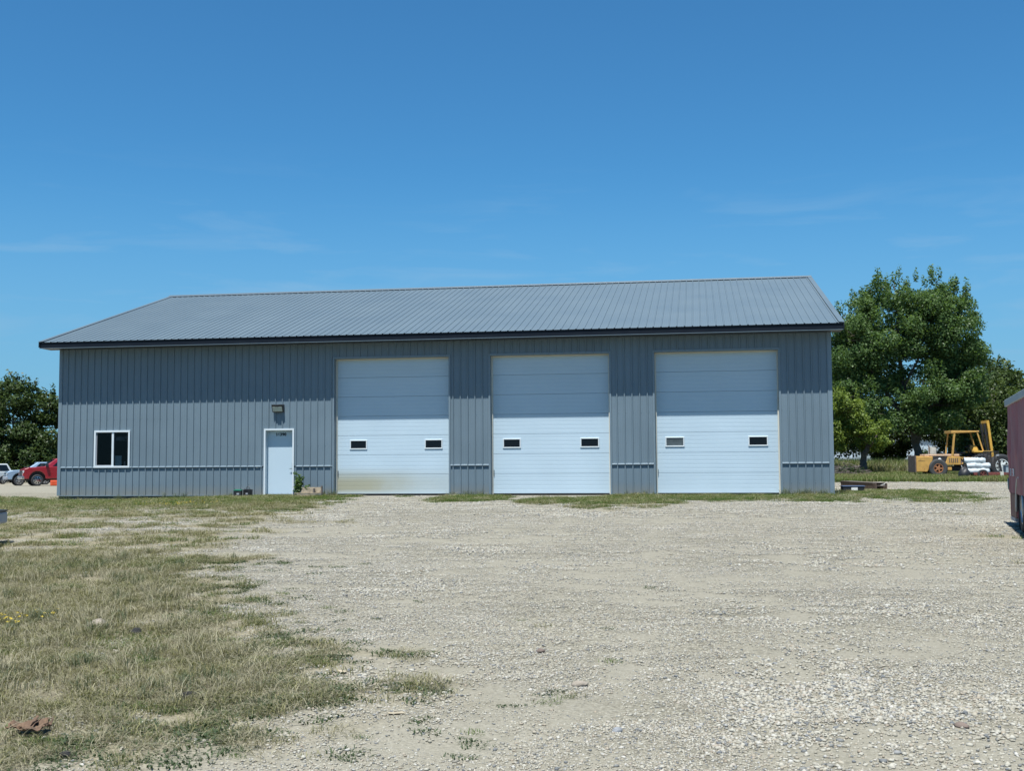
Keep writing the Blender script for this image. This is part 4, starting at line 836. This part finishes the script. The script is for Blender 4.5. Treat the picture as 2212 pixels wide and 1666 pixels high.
MB().hexa([(3.3,-.4,1.52),(3.75,-.4,1.52),(3.75,.4,1.52),(3.3,.4,1.52)],[(3.42,-.35,1.86),(3.55,-.35,1.80),(3.55,.35,1.80),(3.42,.35,1.86)]).build('dash_cowl', M['yellowbright'], fk, bevel=.02)
for y in (-.42, .42):
    MB().bar((4.50,y,.18),(4.18,y,3.28),.13,.20,(0,1,0)).build('mast_upright', M['yellowbright'], fk); MB().bar((4.36,y*.72,.20),(4.04,y*.72,3.10),.10,.14,(0,1,0)).build('inner_mast', M['iron'], fk)
MB().bar((4.18,-.48,3.20),(4.18,.48,3.20),.16).build('mast_crosshead', M['yellowbright'], fk); MB().bar((4.24,-.48,2.55),(4.24,.48,2.55),.14).build('mast_tie', M['iron'], fk)
MB().tube([(4.42,0,.3),(4.16,0,2.9)], .06, 10).build('lift_cylinder', M['iron'], fk); MB().box(4.50,4.60,-.5,.5,.25,.75).build('carriage', M['iron'], fk)
for y in (-.3,.3): MB().box(4.60,5.7,y-.06,y+.06,.26,.31).box(4.60,4.66,y-.06,y+.06,.31,.8).build('fork', M['iron'], fk)
MB().tube([(2.52,-.78,.68),(2.62,-.80,.42),(2.95,-.80,.42),(3.05,-.78,.68)], .022, 8).build('step', M['label'], fk)
MB().tube([(1.05,.30,1.3),(1.05,.30,1.75),(1.0,.30,1.86)], .035, 8).build('exhaust_stack', M['rust'], fk)
for y in (-.12, .12): MB().tube([(4.44,y,.5),(4.17,y,3.12)], .014, 6).build('mast_chain', M['rust'], fk)
for y in (-.46, .46): MB().tube([(3.75,y,.75),(4.38,y,1.15)], .04, 8).build('tilt_cylinder', M['iron'], fk)
MB().tube([(4.3,.18,2.5),(4.05,.22,2.0),(4.1,.25,1.5),(3.8,.3,1.2)], .018, 6).build('hydraulic_hose', M['black'], fk)
for k in range(3): MB().tube([(3.18,-.18+.07*k,1.4),(3.05+.03*k,-.18+.07*k,1.78)], .010, 6).build('control_lever', M['iron'], fk)
MB().box(.56,2.5,-.012,.012,1.341,1.352).build('hood_seam', M['rust'], fk)
for k in range(5): MB().box(1.86+.11*k,1.92+.11*k,-HW+.008,-HW+.019,.86,1.10).build('side_louvre', M['rust'], fk)
MB().lathe([(0,.05),(.07,.05),(.09,0),(.09,-.05),(0,-.06)], (3.64,-.5,2.62), 'x', 12).build('work_light', M['iron'], fk)
MB().box(.1,.5,-HW-.006,-HW+.0,.95,.965).build('counterweight_seam', M['rust'], fk)
# lean trailer frame with wrapped rolls
fb = empty('flatbed_trailer', (34.0,28.2,Z(35,28.2)), R(2), 'low rusty red trailer frame in front of the forklift', 'trailer')
for y in (-.6,.6): MB().box(.35,1.95,y-.05,y+.05,.22,.36).build('side_rail', M['redrust'], fb, bevel=.01)
for x in (.4,1.1,1.8): MB().box(x-.04,x+.04,-.55,.55,.24,.34).build('cross_member', M['redrust'], fb)
for y in (-.55,.55): MB().bar((1.9,y,.30),(3.35,y*.08,.26),.09,.12).build('tongue_bar', M['redrust'], fb)
for y in (-.78,.78): wheel(fb, .75, y, .26, .16, 1 if y > 0 else -1, 'redrust', 5)
MB().box(1.62,1.78,-.72,-.60,.12,.40).build('jack_block', M['cream'], fb)
MB().bar((3.2,0,.26),(3.45,0,.24),.06).build('hitch_coupler', M['iron'], fb)
z0 = Z(35,28.2)
rolls = [(34.62,27.95,.47,1.15,.155,R(3),'plasticwrap','lowest front white wrapped roll on the trailer frame'),(34.70,28.28,.48,1.2,.155,R(2),'plasticwrap','lowest white wrapped roll behind the front one'),(34.66,28.58,.47,1.1,.15,R(5),'plasticwrap','rearmost low white wrapped roll on the trailer frame'),
         (34.70,28.08,.75,1.18,.15,R(4),'plasticwrap','white wrapped roll in the middle layer, nearest the yard'),(34.74,28.42,.75,1.1,.15,R(2),'wrapdirty','greyish wrapped roll in the middle layer, behind'),(34.56,28.24,1.02,1.05,.15,R(1),'plasticwrap','topmost white wrapped roll of the stack'),(34.40,28.55,1.06,.6,.13,R(0),'wrapdirty','short greyed roll at the top back of the stack')]
for x, y, z, ln, rr, rz, mt, lab in rolls:
    t = empty('wrapped_roll', (x, y, z0+z-.05), rz, lab, 'roll', 'wrapped rolls on the trailer frame'); rng = np.random.default_rng(int(z*1000+x*10))
    m = MB(); pts = [(-ln/2+ln*k/14, 0, 0) for k in range(15)]
    m.tube(pts, [rr*(1+.10*rng.normal()) if 0 < k < 14 else rr*.9 for k in range(15)], 14); m.build('wrap', M[mt], t, smooth=True)
    MB().lathe([(0,-.012),(rr*.86,-.012),(rr*.90,.0)], (-ln/2-.003,0,0), 'x', 14).build('end_cap', M['black'], t); MB().lathe([(0,.012),(rr*.5,.012),(rr*.55,0)], (ln/2+.003,0,0), 'x', 14).build('core', M['wrapdirty'], t)
bag = MB(); rng = np.random.default_rng(4); bag.lathe([(0,-.02),(.26,0),(.31,.15),(.28,.35),(.2,.52),(.06,.62),(0,.63)], (0,0,0), 'z', 14); bag.v = [tuple(np.array(v)*(1+.08*rng.normal(size=3))) for v in bag.v]
o = tag(bag.build('bin_bag', M['black'], None, smooth=True), 'black plastic bag slumped against the left end of the wrapped rolls', 'bag'); o.location = (33.95,27.85,z0)
o = empty('steel_post', (35.95,28.3,z0), 0, 'dark steel post leaning behind the red trailer frame', 'post'); MB().bar((0,0,0),(-.22,.05,1.28),.10,.10).build('shaft', M['iron'], o); MB().bar((-.24,.05,1.28),(-.225,.05,1.2),.14,.14).build('cap', M['greytrim'], o)
gb = empty('metal_bin', (36.35,28.6,z0), R(6), 'grey sheet metal bin beside the trailer tongue', 'bin'); MB().box(-.25,.35,-.2,.2,.24,.70).build('box', M['greypanel'], gb, bevel=.01); MB().box(-.28,.38,-.23,.23,.701,.75).build('lid', M['rail'], gb, bevel=.01); MB().box(-.2,.3,-.15,.15,0,.24).build('stand', M['iron'], gb)
bw = empty('implement_wheel', (37.4,34.6,Z(37.4,34.6)), R(10), 'large black tyre with white rim standing right of the forklift', 'wheel'); wheel(bw, 0, 0, .66, .34, -1, 'whiterim', 8, name='tyre', rimr=.56)
MB().bar((-.05,.2,.66),(-.05,1.2,.66),.12).build('axle', M['iron'], bw); MB().box(-.1,.1,1.2,1.4,0,.75).build('axle_stand', M['iron'], bw)
gr = empty('wire_grate', (36.55,33.2,Z(36.5,33.2)), R(4), 'dark wire grate panel standing between forklift mast and big tyre', 'panel')
MB().box(-.42,.42,-.02,.02,1.44,1.50).box(-.42,.42,-.02,.02,.55,.60).build('rail', M['iron'], gr)
for k in range(5): MB().box(-.42+.2*k,-.38+.2*k,-.02,.02,.0 if k in (0,4) else .6,1.44).build('upright', M['iron'], gr)
for k in range(8): MB().box(-.4,.4,-.008,.008,.66+.1*k,.68+.1*k).build('wire', M['rust'], gr)

# ------------------------------------------------------------------ things on the ground at the right of the shop
pa, pb = Vector((26.15,12.0)), Vector((26.78,7.2)); dv = pb-pa; ln = dv.length
bm_ = empty('steel_trough', (pa.x,pa.y,Z(26.6,9.5)), math.atan2(dv.y,dv.x), 'long rusted steel channel lying in the grass right of the shop', 'channel')
MB().box(0,ln,-.20,-.17,.04,.22).build('web', M['rust'], bm_); MB().box(0,ln,.17,.20,.04,.22).build('web', M['rust'], bm_); MB().box(0,ln,-.20,.20,.0,.038).build('floor', M['rust'], bm_); MB().box(0,ln-.35,-.21,.21,.222,.245).build('cover', M['wooddark'], bm_)
MB().box(ln-1.2,ln+.3,-.12,.05,.12,.155).build('loose_plank', M['wooddark'], bm_); MB().bar((ln-.4,-.15,.05),(ln+.02,.1,.2),.03).build('brace', M['label'], bm_)
lx = empty('dark_crate', (25.45,4.4,Z(25.45,4.4)), R(5), 'low dark crate with a white label near the shop corner', 'crate'); MB().box(-.34,.34,-.2,.2,0,.17).build('box', M['black'], lx, bevel=.01); MB().box(-.08,.12,-.206,-.2005,.03,.14).build('label', M['label'], lx); MB().box(-.36,.36,-.22,.22,.171,.19).build('lid', M['bluesign'], lx)
rng = np.random.default_rng(21); bp_ = empty('brush_pile', (29.5,38.6,Z(29.5,38.6)), 0, 'dark heap of cut brush left of the box elder trunk', 'brush pile'); m = MB(); lob = []
for i in range(150):
    a = rng.random()*6.28; q = rng.random()**.6; c = Vector((math.cos(a)*q*1.1, math.sin(a)*q*.8, (1-q)*.85*rng.random()+.05)); d = Vector(rng.normal(size=3)); d.z *= .35; d.normalize(); l_ = .3+.5*rng.random(); m.tube([c-d*l_, c+Vector((0,0,.04)), c+d*l_], [.022,.018,.008], 5)
tag(m.build('branches', M['wooddark'], bp_), kind='stuff'); crown_obj('dead_leaves', [(0,0,.3,1.0,.7,.35),(.5,0,.2,.7,.6,.2)], 700, .10, M['leaf_dark'], bp_, 22)
# far pale sheds behind the trees
def shed(name, x0, x1, y, d, h, rz, label):
    t = empty(name, (x0, y, Z((x0+x1)/2, y)-.1), rz, label, 'shed'); ln = x1-x0; n = int(ln/.3); m = MB()
    for k in range(n+1):
        x = ln*k/n
        for dx, dy in ((0,0),(.10,0),(.13,-.04),(.19,-.04),(.22,0)):
            if x+dx <= ln: m.v += [(x+dx, dy, 0), (x+dx, dy, h)]
    m.f = [(2*i, 2*i+2, 2*i+3, 2*i+1) for i in range(len(m.v)//2-1)]; m.build('front_wall', M['shed'], t)
    MB().box(0,.03,.01,d,0,h).build('side_wall', M['shed'], t); MB().box(ln-.03,ln,.01,d,0,h).build('side_wall', M['shed'], t); MB().box(0,ln,d,d+.03,0,h).build('back_wall', M['shed'], t)
    MB().hexa([(-.3,-.3,h),(ln+.3,-.3,h),(ln+.3,d/2,h+1.6),(-.3,d/2,h+1.6)],[(-.3,-.3,h+.08),(ln+.3,-.3,h+.08),(ln+.3,d/2,h+1.68),(-.3,d/2,h+1.68)]).hexa([(-.3,d/2,h+1.6),(ln+.3,d/2,h+1.6),(ln+.3,d+.3,h),(-.3,d+.3,h)],[(-.3,d/2,h+1.68),(ln+.3,d/2,h+1.68),(ln+.3,d+.3,h+.08),(-.3,d+.3,h+.08)]).build('roof', M['shed'], t)
    MB().box(ln*.3,ln*.3+2.6,-.06,-.045,.02,2.4).build('door', M['greypanel'], t); return t
shed('metal_shed', 33.5, 47, 98, 9, 3.2, 0, 'pale ribbed metal shed glimpsed low behind the box elder trunk')
shed('metal_shed', 50, 68, 101, 12, 4.6, R(-3), 'pale ribbed metal shed seen between forklift mast and maroon trailer')
# earth mound at the right
mx_, my_ = 46.5, 50.0; gx, gy = np.meshgrid(np.linspace(-6,6,60), np.linspace(-4,4,40)); hh = 2.35*np.exp(-(gx/3.1)**2-(gy/2.1)**2)*(1+.35*(vnoise(gx+50,gy+50,1.0,4,3)-.5))-.12
V = np.stack([gx.ravel()+mx_, gy.ravel()+my_, (hh+zg(gx+mx_, gy+my_)).ravel()], 1); ii = (np.arange(39)[:,None]*60+np.arange(59)[None,:]).ravel()
mme = np_mesh('earth_mound', V, np.stack([ii, ii+1, ii+61, ii+60], 1)); M['earth'] = bsdf_mat('bare_earth', (.34,.29,.2), .95, var=.3, vscale=2, bump=.6, bscale=8)
tag(link('earth_mound', mme, M['earth'], None, smooth=True), 'grassy mound of earth behind the big tyre', kind='structure')

# ------------------------------------------------------------------ litter in the foreground
def crumple(name, label, cat, loc, rz, w_, d_, h_, mat, seed, pieces=1, group=None):
    t = empty(name, loc, rz, label, cat, group); rng = np.random.default_rng(seed)
    for k in range(pieces):
        n = 9; u, v = np.meshgrid(np.linspace(-1,1,n), np.linspace(-1,1,n)); rr = np.maximum(abs(u), abs(v)); ed = 1-.25*rng.random((n,n))*(rr > .9)
        z = h_*(.25+.75*vnoise(u*3+seed+k*9, v*3+k*5, 1.5, 3, 2)*(.4+.6*abs(u+v*.4))); x = u*ed*w_/2/pieces**.5+(rng.normal()*w_*.28 if k else 0); y = v*ed*d_/2+(rng.normal()*d_*.3 if k else 0)
        V = np.stack([x.ravel(), y.ravel(), z.ravel()], 1); i2 = (np.arange(n-1)[:,None]*n+np.arange(n-1)[None,:]).ravel()
        o = link('scrap', np_mesh('scrap', V, np.stack([i2, i2+1, i2+n+1, i2+n], 1)), mat, t); s = o.modifiers.new('thick', 'SOLIDIFY'); s.thickness = .004
    return t
crumple('crumpled_card', 'crumpled rusty brown scraps of card in the grass at lower left', 'card', (16.82,-28.83,Z(16.82,-28.83)+.005), R(10), .27, .18, .10, M['brown'], 3, 4)
crumple('dry_leaf', 'pale curled dry leaf at the tip of the grass tongue', 'leaf', (18.02,-26.95,Z(18.02,-26.95)+.004), R(-30), .10, .045, .02, M['strawleaf'], 5)
crumple('dry_leaf', 'pale flat dry leaf on the sand below the grass tongue', 'leaf', (18.72,-28.12,Z(18.72,-28.12)+.004), R(20), .11, .045, .015, M['strawleaf'], 6)
def rock(name, label, loc, r_, mat, seed, sq=.65, group=None, cat='stone'):
    import bmesh
    b = bmesh.new(); bmesh.ops.create_icosphere(b, subdivisions=2, radius=r_); rng = np.random.default_rng(seed); ph = rng.random(6)*6
    for v in b.verts: c = v.co/r_; f = 1+.16*math.sin(c.x*3+ph[0])*math.cos(c.y*2.5+ph[1])+.12*math.sin(c.z*4+ph[2]+c.x*2); v.co *= f; v.co.z *= sq; v.co.x *= 1.2
    me = bpy.data.meshes.new(name); b.to_mesh(me); b.free(); o = tag(link(name, me, mat, None, smooth=True), label, cat, group); o.location = (loc[0], loc[1], Z(*loc)+r_*.25); o.rotation_euler = (0,0,rng.random()*6); return o
M['tanrock'] = bsdf_mat('tan_rock', (.30,.26,.21), .9, var=.2, vscale=12, bump=.5, bscale=40); M['greyrock'] = bsdf_mat('grey_rock', (.20,.21,.22), .85, var=.25, vscale=14, bump=.4, bscale=50); M['redrock'] = bsdf_mat('brown_rock', (.15,.115,.095), .85, var=.25, vscale=14, bump=.4, bscale=50)
rock('stone', 'rounded tan stone lying in the dry grass at left', (15.2,-25.2), .075, M['tanrock'], 1)
rock('charcoal_lump', 'black lump beside the grey-green tuft in the grass', (17.28,-27.85), .05, M['charcoal'], 2, cat='lump')
rock('charcoal_lump', 'small black lump near the lower left corner', (17.25,-29.25), .032, M['charcoal'], 3, cat='lump')
rock('charcoal_lump', 'black lump in the shade of dry grass at left', (15.75,-25.55), .055, M['charcoal'], 4, cat='lump')
rock('stone', 'dark brown flat stone at the right edge of the gravel', (21.95,-28.05), .035, M['redrock'], 5, .5)
rock('stone', 'dark grey stone in the gravel right of the bottom middle', (20.05,-28.35), .03, M['greyrock'], 6)
rock('stone', 'pale stone larger than the gravel around it, lower right of middle', (19.72,-27.15), .045, M['tanrock'], 7, .5)
rock('stone', 'small brown stone in the mid gravel', (19.3,-26.0), .035, M['redrock'], 8)

# ------------------------------------------------------------------ scattered stuff: gravel stones, grass, weeds
def scatter(name, label, pts, scl, rot, idx, protos):
    pc = bpy.data.collections.new(name+'_kinds')
    for p in protos: pc.objects.link(p)
    me = bpy.data.meshes.new(name); me.vertices.add(len(pts)); me.vertices.foreach_set('co', pts.astype(np.float32).ravel())
    a = me.attributes.new('scl', 'FLOAT_VECTOR', 'POINT'); a.data.foreach_set('vector', scl.astype(np.float32).ravel())
    a = me.attributes.new('rot', 'FLOAT_VECTOR', 'POINT'); a.data.foreach_set('vector', rot.astype(np.float32).ravel())
    a = me.attributes.new('idx', 'INT', 'POINT'); a.data.foreach_set('value', idx.astype(np.int32))
    o = bpy.data.objects.new(name, me); COL.objects.link(o); tag(o, label, kind='stuff')
    ng = bpy.data.node_groups.new(name+'_scatter', 'GeometryNodeTree')
    ng.interface.new_socket('Geometry', in_out='INPUT', socket_type='NodeSocketGeometry'); ng.interface.new_socket('Geometry', in_out='OUTPUT', socket_type='NodeSocketGeometry')
    gi = ng.nodes.new('NodeGroupInput'); go = ng.nodes.new('NodeGroupOutput'); ip = ng.nodes.new('GeometryNodeInstanceOnPoints'); ci = ng.nodes.new('GeometryNodeCollectionInfo')
    ci.inputs['Collection'].default_value = pc; ci.inputs['Separate Children'].default_value = True; ci.inputs['Reset Children'].default_value = True
    def na(k, ty): q = ng.nodes.new('GeometryNodeInputNamedAttribute'); q.data_type = ty; q.inputs['Name'].default_value = k; return q.outputs['Attribute']
    er = ng.nodes.new('FunctionNodeEulerToRotation'); ng.links.new(na('rot', 'FLOAT_VECTOR'), er.inputs[0])
    ng.links.new(gi.outputs[0], ip.inputs['Points']); ng.links.new(ci.outputs[0], ip.inputs['Instance']); ip.inputs['Pick Instance'].default_value = True
    ng.links.new(na('idx', 'INT'), ip.inputs['Instance Index']); ng.links.new(er.outputs[0], ip.inputs['Rotation']); ng.links.new(na('scl', 'FLOAT_VECTOR'), ip.inputs['Scale'])
    ng.links.new(ip.outputs[0], go.inputs[0]); md = o.modifiers.new('scatter', 'NODES'); md.node_group = ng; return o
def proto(name, V, F, tone, mat):
    me = np_mesh(name, V, F); a = me.attributes.new('tone', 'FLOAT', 'POINT'); a.data.foreach_set('value', tone.astype(np.float32)); me.materials.append(mat); return bpy.data.objects.new(name, me)
def stone_mat():
    m = bpy.data.materials.new('gravel_stone'); m.use_nodes = True; t = m.node_tree; b = t.nodes['Principled BSDF']; b.inputs['Roughness'].default_value = .85; b.inputs['Specular IOR Level'].default_value = .3
    a = t.nodes.new('ShaderNodeAttribute'); a.attribute_name = 'tone'; oi = t.nodes.new('ShaderNodeObjectInfo'); ad = t.nodes.new('ShaderNodeMath'); ad.operation = 'ADD'; fr = t.nodes.new('ShaderNodeMath'); fr.operation = 'FRACT'
    t.links.new(a.outputs['Fac'], ad.inputs[0]); t.links.new(oi.outputs['Random'], ad.inputs[1]); t.links.new(ad.outputs[0], fr.inputs[0])
    r = t.nodes.new('ShaderNodeValToRGB'); e = r.color_ramp.elements
    cols = [(.0,(0.126,0.134,0.140)),(.08,(0.188,0.190,0.180)),(.20,(0.282,0.261,0.209)),(.42,(0.354,0.336,0.277)),(.60,(0.405,0.388,0.329)),(.74,(0.340,0.313,0.249)),(.88,(0.282,0.239,0.184)),(.95,(0.462,0.447,0.401)),(1,(0.152,0.161,0.169))]
    while len(e) < len(cols): e.new(.5)
    for k, (p, c) in enumerate(cols): e[k].position = p; e[k].color = (*c, 1)
    t.links.new(fr.outputs[0], r.inputs['Fac']); t.links.new(r.outputs[0], b.inputs['Base Color']); return m
import bmesh
_b = bmesh.new(); bmesh.ops.create_icosphere(_b, subdivisions=1, radius=1); ICO = np.array([v.co[:] for v in _b.verts]); ICF = np.array([[v.index for v in f.verts] for f in _b.faces]); _b.free()
SM = stone_mat()
def stones(seed, n, rad, r_):
    rng = np.random.default_rng(seed); V = []; F = []; T = []
    for k in range(n):
        s = np.clip(rng.lognormal(math.log(r_), .38), r_*.45, r_*2.4); sh = np.array([1+.4*rng.random(), .75+.4*rng.random(), .5+.3*rng.random()])*s
        v = ICO*(1+.22*rng.normal(size=(len(ICO),1)))*sh; a = rng.random()*6.28; c, q = math.cos(a), math.sin(a); v = np.stack([v[:,0]*c-v[:,1]*q, v[:,0]*q+v[:,1]*c, v[:,2]], 1)
        p = rng.random()*6.28; d = rad*math.sqrt(rng.random()); v += [math.cos(p)*d, math.sin(p)*d, s*.28]; F.append(ICF+len(V)*len(ICO)); V.append(v); T.append(np.full(len(ICO), rng.random()))
    return proto('stone_cluster', np.concatenate(V), np.concatenate(F), np.concatenate(T), SM)
SP = [stones(100+i, 54, .16, .0046) for i in range(4)]+[stones(110+i, 42, .19, .0066) for i in range(3)]
def blades(seed, n, rad, h, wd, lean, mat, flat=0, curve=.5):
    rng = np.random.default_rng(seed); V = []; F = []; T = []
    for k in range(n):
        a = rng.random()*6.28; d = rad*math.sqrt(rng.random()); bx, by = math.cos(a)*d, math.sin(a)*d; hh = h*(.45+.75*rng.random()); az = rng.random()*6.28; ln = lean*(.3+rng.random()); w2 = wd*(.7+.6*rng.random())
        dx, dy = math.cos(az), math.sin(az); px, py = -dy*w2/2, dx*w2/2; zf = 1-flat
        p0 = np.array([bx,by,-.01]); p1 = p0+np.array([dx*ln*hh*.35, dy*ln*hh*.35, hh*.55*zf+.012]); p2 = p0+np.array([dx*ln*hh*(1+curve*.3), dy*ln*hh*(1+curve*.3), hh*zf*(1-.25*ln)+.012]); o = len(V)*5
        V.append(np.array([p0+[px,py,0], p0-[px,py,0], p1+[px*.8,py*.8,0], p1-[px*.8,py*.8,0], p2])); F += [[o,o+1,o+3,o+2],[o+2,o+3,o+4,o+4]]; T.append(np.full(5, rng.random()))
    V = np.concatenate(V); F = np.array(F); T = np.concatenate(T); quads = F[0::2]; tris = F[1::2,:3]
    me = bpy.data.meshes.new('tuft'); me.from_pydata(V.tolist(), [], quads.tolist()+tris.tolist()); at = me.attributes.new('tone', 'FLOAT', 'POINT'); at.data.foreach_set('value', T.astype(np.float32)); me.materials.append(mat); return bpy.data.objects.new('tuft', me)
GP = [blades(200+i, 44, .12, .065, .0052, 1.15, M['blade_green'], flat=.15) for i in range(2)]+[blades(210+i, 34, .13, .09, .0050, 1.0, M['blade_mix']) for i in range(2)]+[blades(220+i, 40, .15, .13, .0042, 1.3, M['blade_dry'], flat=.55) for i in range(3)]+[blades(230, 30, .08, .17, .0050, .8, M['blade_blue']), blades(231, 26, .09, .24, .0045, .8, M['blade_dry']), blades(232, 60, .17, .05, .011, 1.3, M['blade_weed'], flat=.45)]
CAMN = np.array(CAM)
def in_view(x, y, m=.51, dmin=4.2):
    dx, dy = x-CAMN[0], y-CAMN[1]; dep = dx*fw.x+dy*fw.y; lat = dx*rt0.x+dy*rt0.y; return (dep > dmin) & (abs(lat) < m*dep+.8)
def sample(x0, x1, y0, y1, per, rng):
    n = int((x1-x0)*(y1-y0)*per); x = x0+(x1-x0)*rng.random(n); y = y0+(y1-y0)*rng.random(n); k = in_view(x, y); return x[k], y[k]
rng = np.random.default_rng(31); PX = []; PY = []; SC_ = []
for x0, x1, y0, y1, per, sc in ((15.5,24.5,-30.8,-26,120,1.0),(12.5,25.5,-26,-20,80,1.0),(8.5,28,-20,-11,46,1.15),(2,30,-11,-.3,26,1.4),(24.5,40,-.3,24,9,1.8)):
    x, y = sample(x0, x1, y0, y1, per, rng); g = grass_d(x, y); s = sand_d(x, y); keep = rng.random(len(x)) < (1-.93*g)*(1-.80*s)*(.45+.9*sstep(.3,.6,vnoise(x,y,.7,3,9))); PX.append(x[keep]); PY.append(y[keep]); SC_.append(np.full(keep.sum(), sc))
x = np.concatenate(PX); y = np.concatenate(PY); sc = np.concatenate(SC_)*(.75+.5*rng.random(len(x))); coarse = vnoise(x, y, 1.3, 3, 12)+.10*sstep(19, 22, x)*sstep(-25,-28,y); idx = np.where(rng.random(len(x)) < sstep(.48,.66,coarse), 4+rng.integers(0,3,len(x)), rng.integers(0,4,len(x)))
scatter('gravel_stones', 'loose pale gravel stones covering the yard', np.stack([x,y,zg(x,y)],1), np.stack([sc]*3,1), np.stack([x*0,x*0,rng.random(len(x))*6.28],1), idx, SP)
PX = []; PY = []; SC_ = []
for x0, x1, y0, y1, per, sc in ((14.5,20,-30.8,-26,360,.82),(9.5,18.5,-26,-18.5,270,.9),(0,15,-19,-9,62,1.15),(-4,12,-9,1.2,75,1.25),(12.5,24.5,-8.5,-.15,95,1.2),(23.5,30,-20,10,45,1.15),(-14,-.15,-2,6,26,1.6)):
    x, y = sample(x0, x1, y0, y1, per, rng); g = grass_d(x, y); thz = sstep(.5, 1.3, poly_sd(x, y, POLY))*sstep(-17.6,-20.2,y+(vnoise(x,y,1.5,4,1)-.5)*4); keep = rng.random(len(x)) < np.where(y > -9, g**1.5*.95, np.maximum(g*g*.72*(.22+1.1*sstep(.30,.58,vnoise(x,y,.35,2,21))), thz*(.16+.80*sstep(.34,.62,vnoise(x,y,.55,3,23))))); PX.append(x[keep]); PY.append(y[keep]); SC_.append(np.full(keep.sum(), sc))
x = np.concatenate(PX); y = np.concatenate(PY); sc = np.concatenate(SC_)*(.7+.6*rng.random(len(x)))
green = np.clip(.06+.22*sstep(-20,-17,y)+1.0*sstep(-9,-3,y)+.55*(sstep(.5,.68,vnoise(x,y,1.1,3,14))) - .1, 0, 1); u = rng.random(len(x)); kind = vnoise(x, y, .8, 3, 15); edge = sstep(1.6, .3, poly_sd(x, y, POLY))*(y < -20)
idx = np.where(u < green*.75, rng.integers(0,2,len(x)), np.where(u < .35+green*.5, 2+rng.integers(0,2,len(x)), 4+rng.integers(0,3,len(x))))
deep = sstep(.5, 1.3, poly_sd(x, y, POLY))*(y < -18.6); gp_ = vnoise(x, y, .7, 3, 27); ud = rng.random(len(x)); idx = np.where((deep > .5) & (gp_ < .49), np.where(ud < .60, 4+rng.integers(0,3,len(x)), np.where(ud < .92, 2+rng.integers(0,2,len(x)), 8)), idx)
tall = (y < -19) & (rng.random(len(x)) < .12*sstep(.5,.6,kind)*(1-edge)); idx = np.where(tall, 7+rng.integers(0,2,len(x)), idx); ue = rng.random(len(x)); idx = np.where(ue < edge*.30, 9, np.where(ue < edge*.38, rng.integers(0,2,len(x)), idx))
ox, oy = sample(13, 20.5, -30.5, -19.5, 30, rng); osd = poly_sd(ox, oy, POLY); kk = (osd < .2) & (rng.random(len(ox)) < .55*np.exp(osd/.75)*sstep(.42,.6,vnoise(ox,oy,.6,2,29))); x = np.concatenate([x, ox[kk]]); y = np.concatenate([y, oy[kk]]); sc = np.concatenate([sc, .45+.4*rng.random(kk.sum())]); idx = np.concatenate([idx, rng.choice([9,9,9,0,2], kk.sum())])
wxs_ = np.concatenate([rng.random(90)*6.2, 9.1+.25*rng.random(14), 13.0+1.2*rng.random(26), 17.95+1.25*rng.random(26), 22.95+1.5*rng.random(34)]); wys_ = -.12-.22*rng.random(len(wxs_)); x = np.concatenate([x, wxs_]); y = np.concatenate([y, wys_]); sc = np.concatenate([sc, 1.0+.8*rng.random(len(wxs_))]); idx = np.concatenate([idx, rng.choice([0,1,1,7,9,2], len(wxs_))])
hz = np.where(y > -8, .85, .74)
scatter('grass', 'patchy half-dry grass with green tufts', np.stack([x,y,zg(x,y)],1), np.stack([sc,sc,sc*hz],1), np.stack([rng.normal(size=len(x))*.08,rng.normal(size=len(x))*.08,rng.random(len(x))*6.28],1), idx, GP)
MP = [blades(240+i, 40, .35, .22, .02, .6, M['blade_green']) for i in range(2)]+[blades(242, 40, .35, .25, .018, .6, M['blade_mix']), blades(243, 36, .4, .85, .028, .45, M['blade_mix']), blades(244, 36, .4, .95, .028, .45, M['blade_green']), blades(245, 30, .4, .8, .022, .5, M['blade_dry'])]
x, y = sample(24.5, 62, 18, 60, 14, rng); g = grass_d(x, y); keep = rng.random(len(x)) < g; x, y = x[keep], y[keep]; tallz = sstep(44, 47, y+1.5*(vnoise(x,y,3,2,4)-.5))*(1-sstep(36.5,39,x)*sstep(56,52,y)*.4); u = rng.random(len(x)); idx = np.where(rng.random(len(x)) < tallz, 3+rng.integers(0,3,len(x)), rng.integers(0,3,len(x)))
zz = zg(x, y); inm = np.exp(-((x-mx_)/3.1)**2-((y-my_)/2.1)**2)*2.2; zz = zz+np.where(inm > .12, inm-.12, 0)
scatter('meadow_grass', 'rough meadow grass and tall weeds under the trees', np.stack([x,y,zz],1), np.stack([.8+.4*rng.random(len(x))]*3,1), np.stack([x*0,x*0,rng.random(len(x))*6.28],1), idx, MP)
# yellow flowers: a patch by the shop, another at the left edge
fp = MB()
for k in range(5): a = k*1.257; fp.add([(0,0,.06),(math.cos(a-.4)*.008,math.sin(a-.4)*.008,.064),(math.cos(a)*.016,math.sin(a)*.016,.066),(math.cos(a+.4)*.008,math.sin(a+.4)*.008,.064)], [(0,1,2,3)])
fme = fp.mesh('flower'); fme.materials.append(M['petal']); fob = bpy.data.objects.new('flower', fme)
cx_ = np.concatenate([7.35+.55*rng.normal(size=110), 14.35+.22*rng.normal(size=60)]); cy_ = np.concatenate([-6.6+.5*rng.normal(size=110), -25.2+.25*rng.normal(size=60)])
fs = np.concatenate([np.full(110,1.2), np.full(60,1.1)]); scatter('yellow_flowers', 'small yellow flowers dotted in the grass', np.stack([cx_,cy_,zg(cx_,cy_)],1), np.stack([fs]*3,1), np.stack([cx_*0+.3,cx_*0,rng.random(170)*6.28],1), np.zeros(170), [fob])
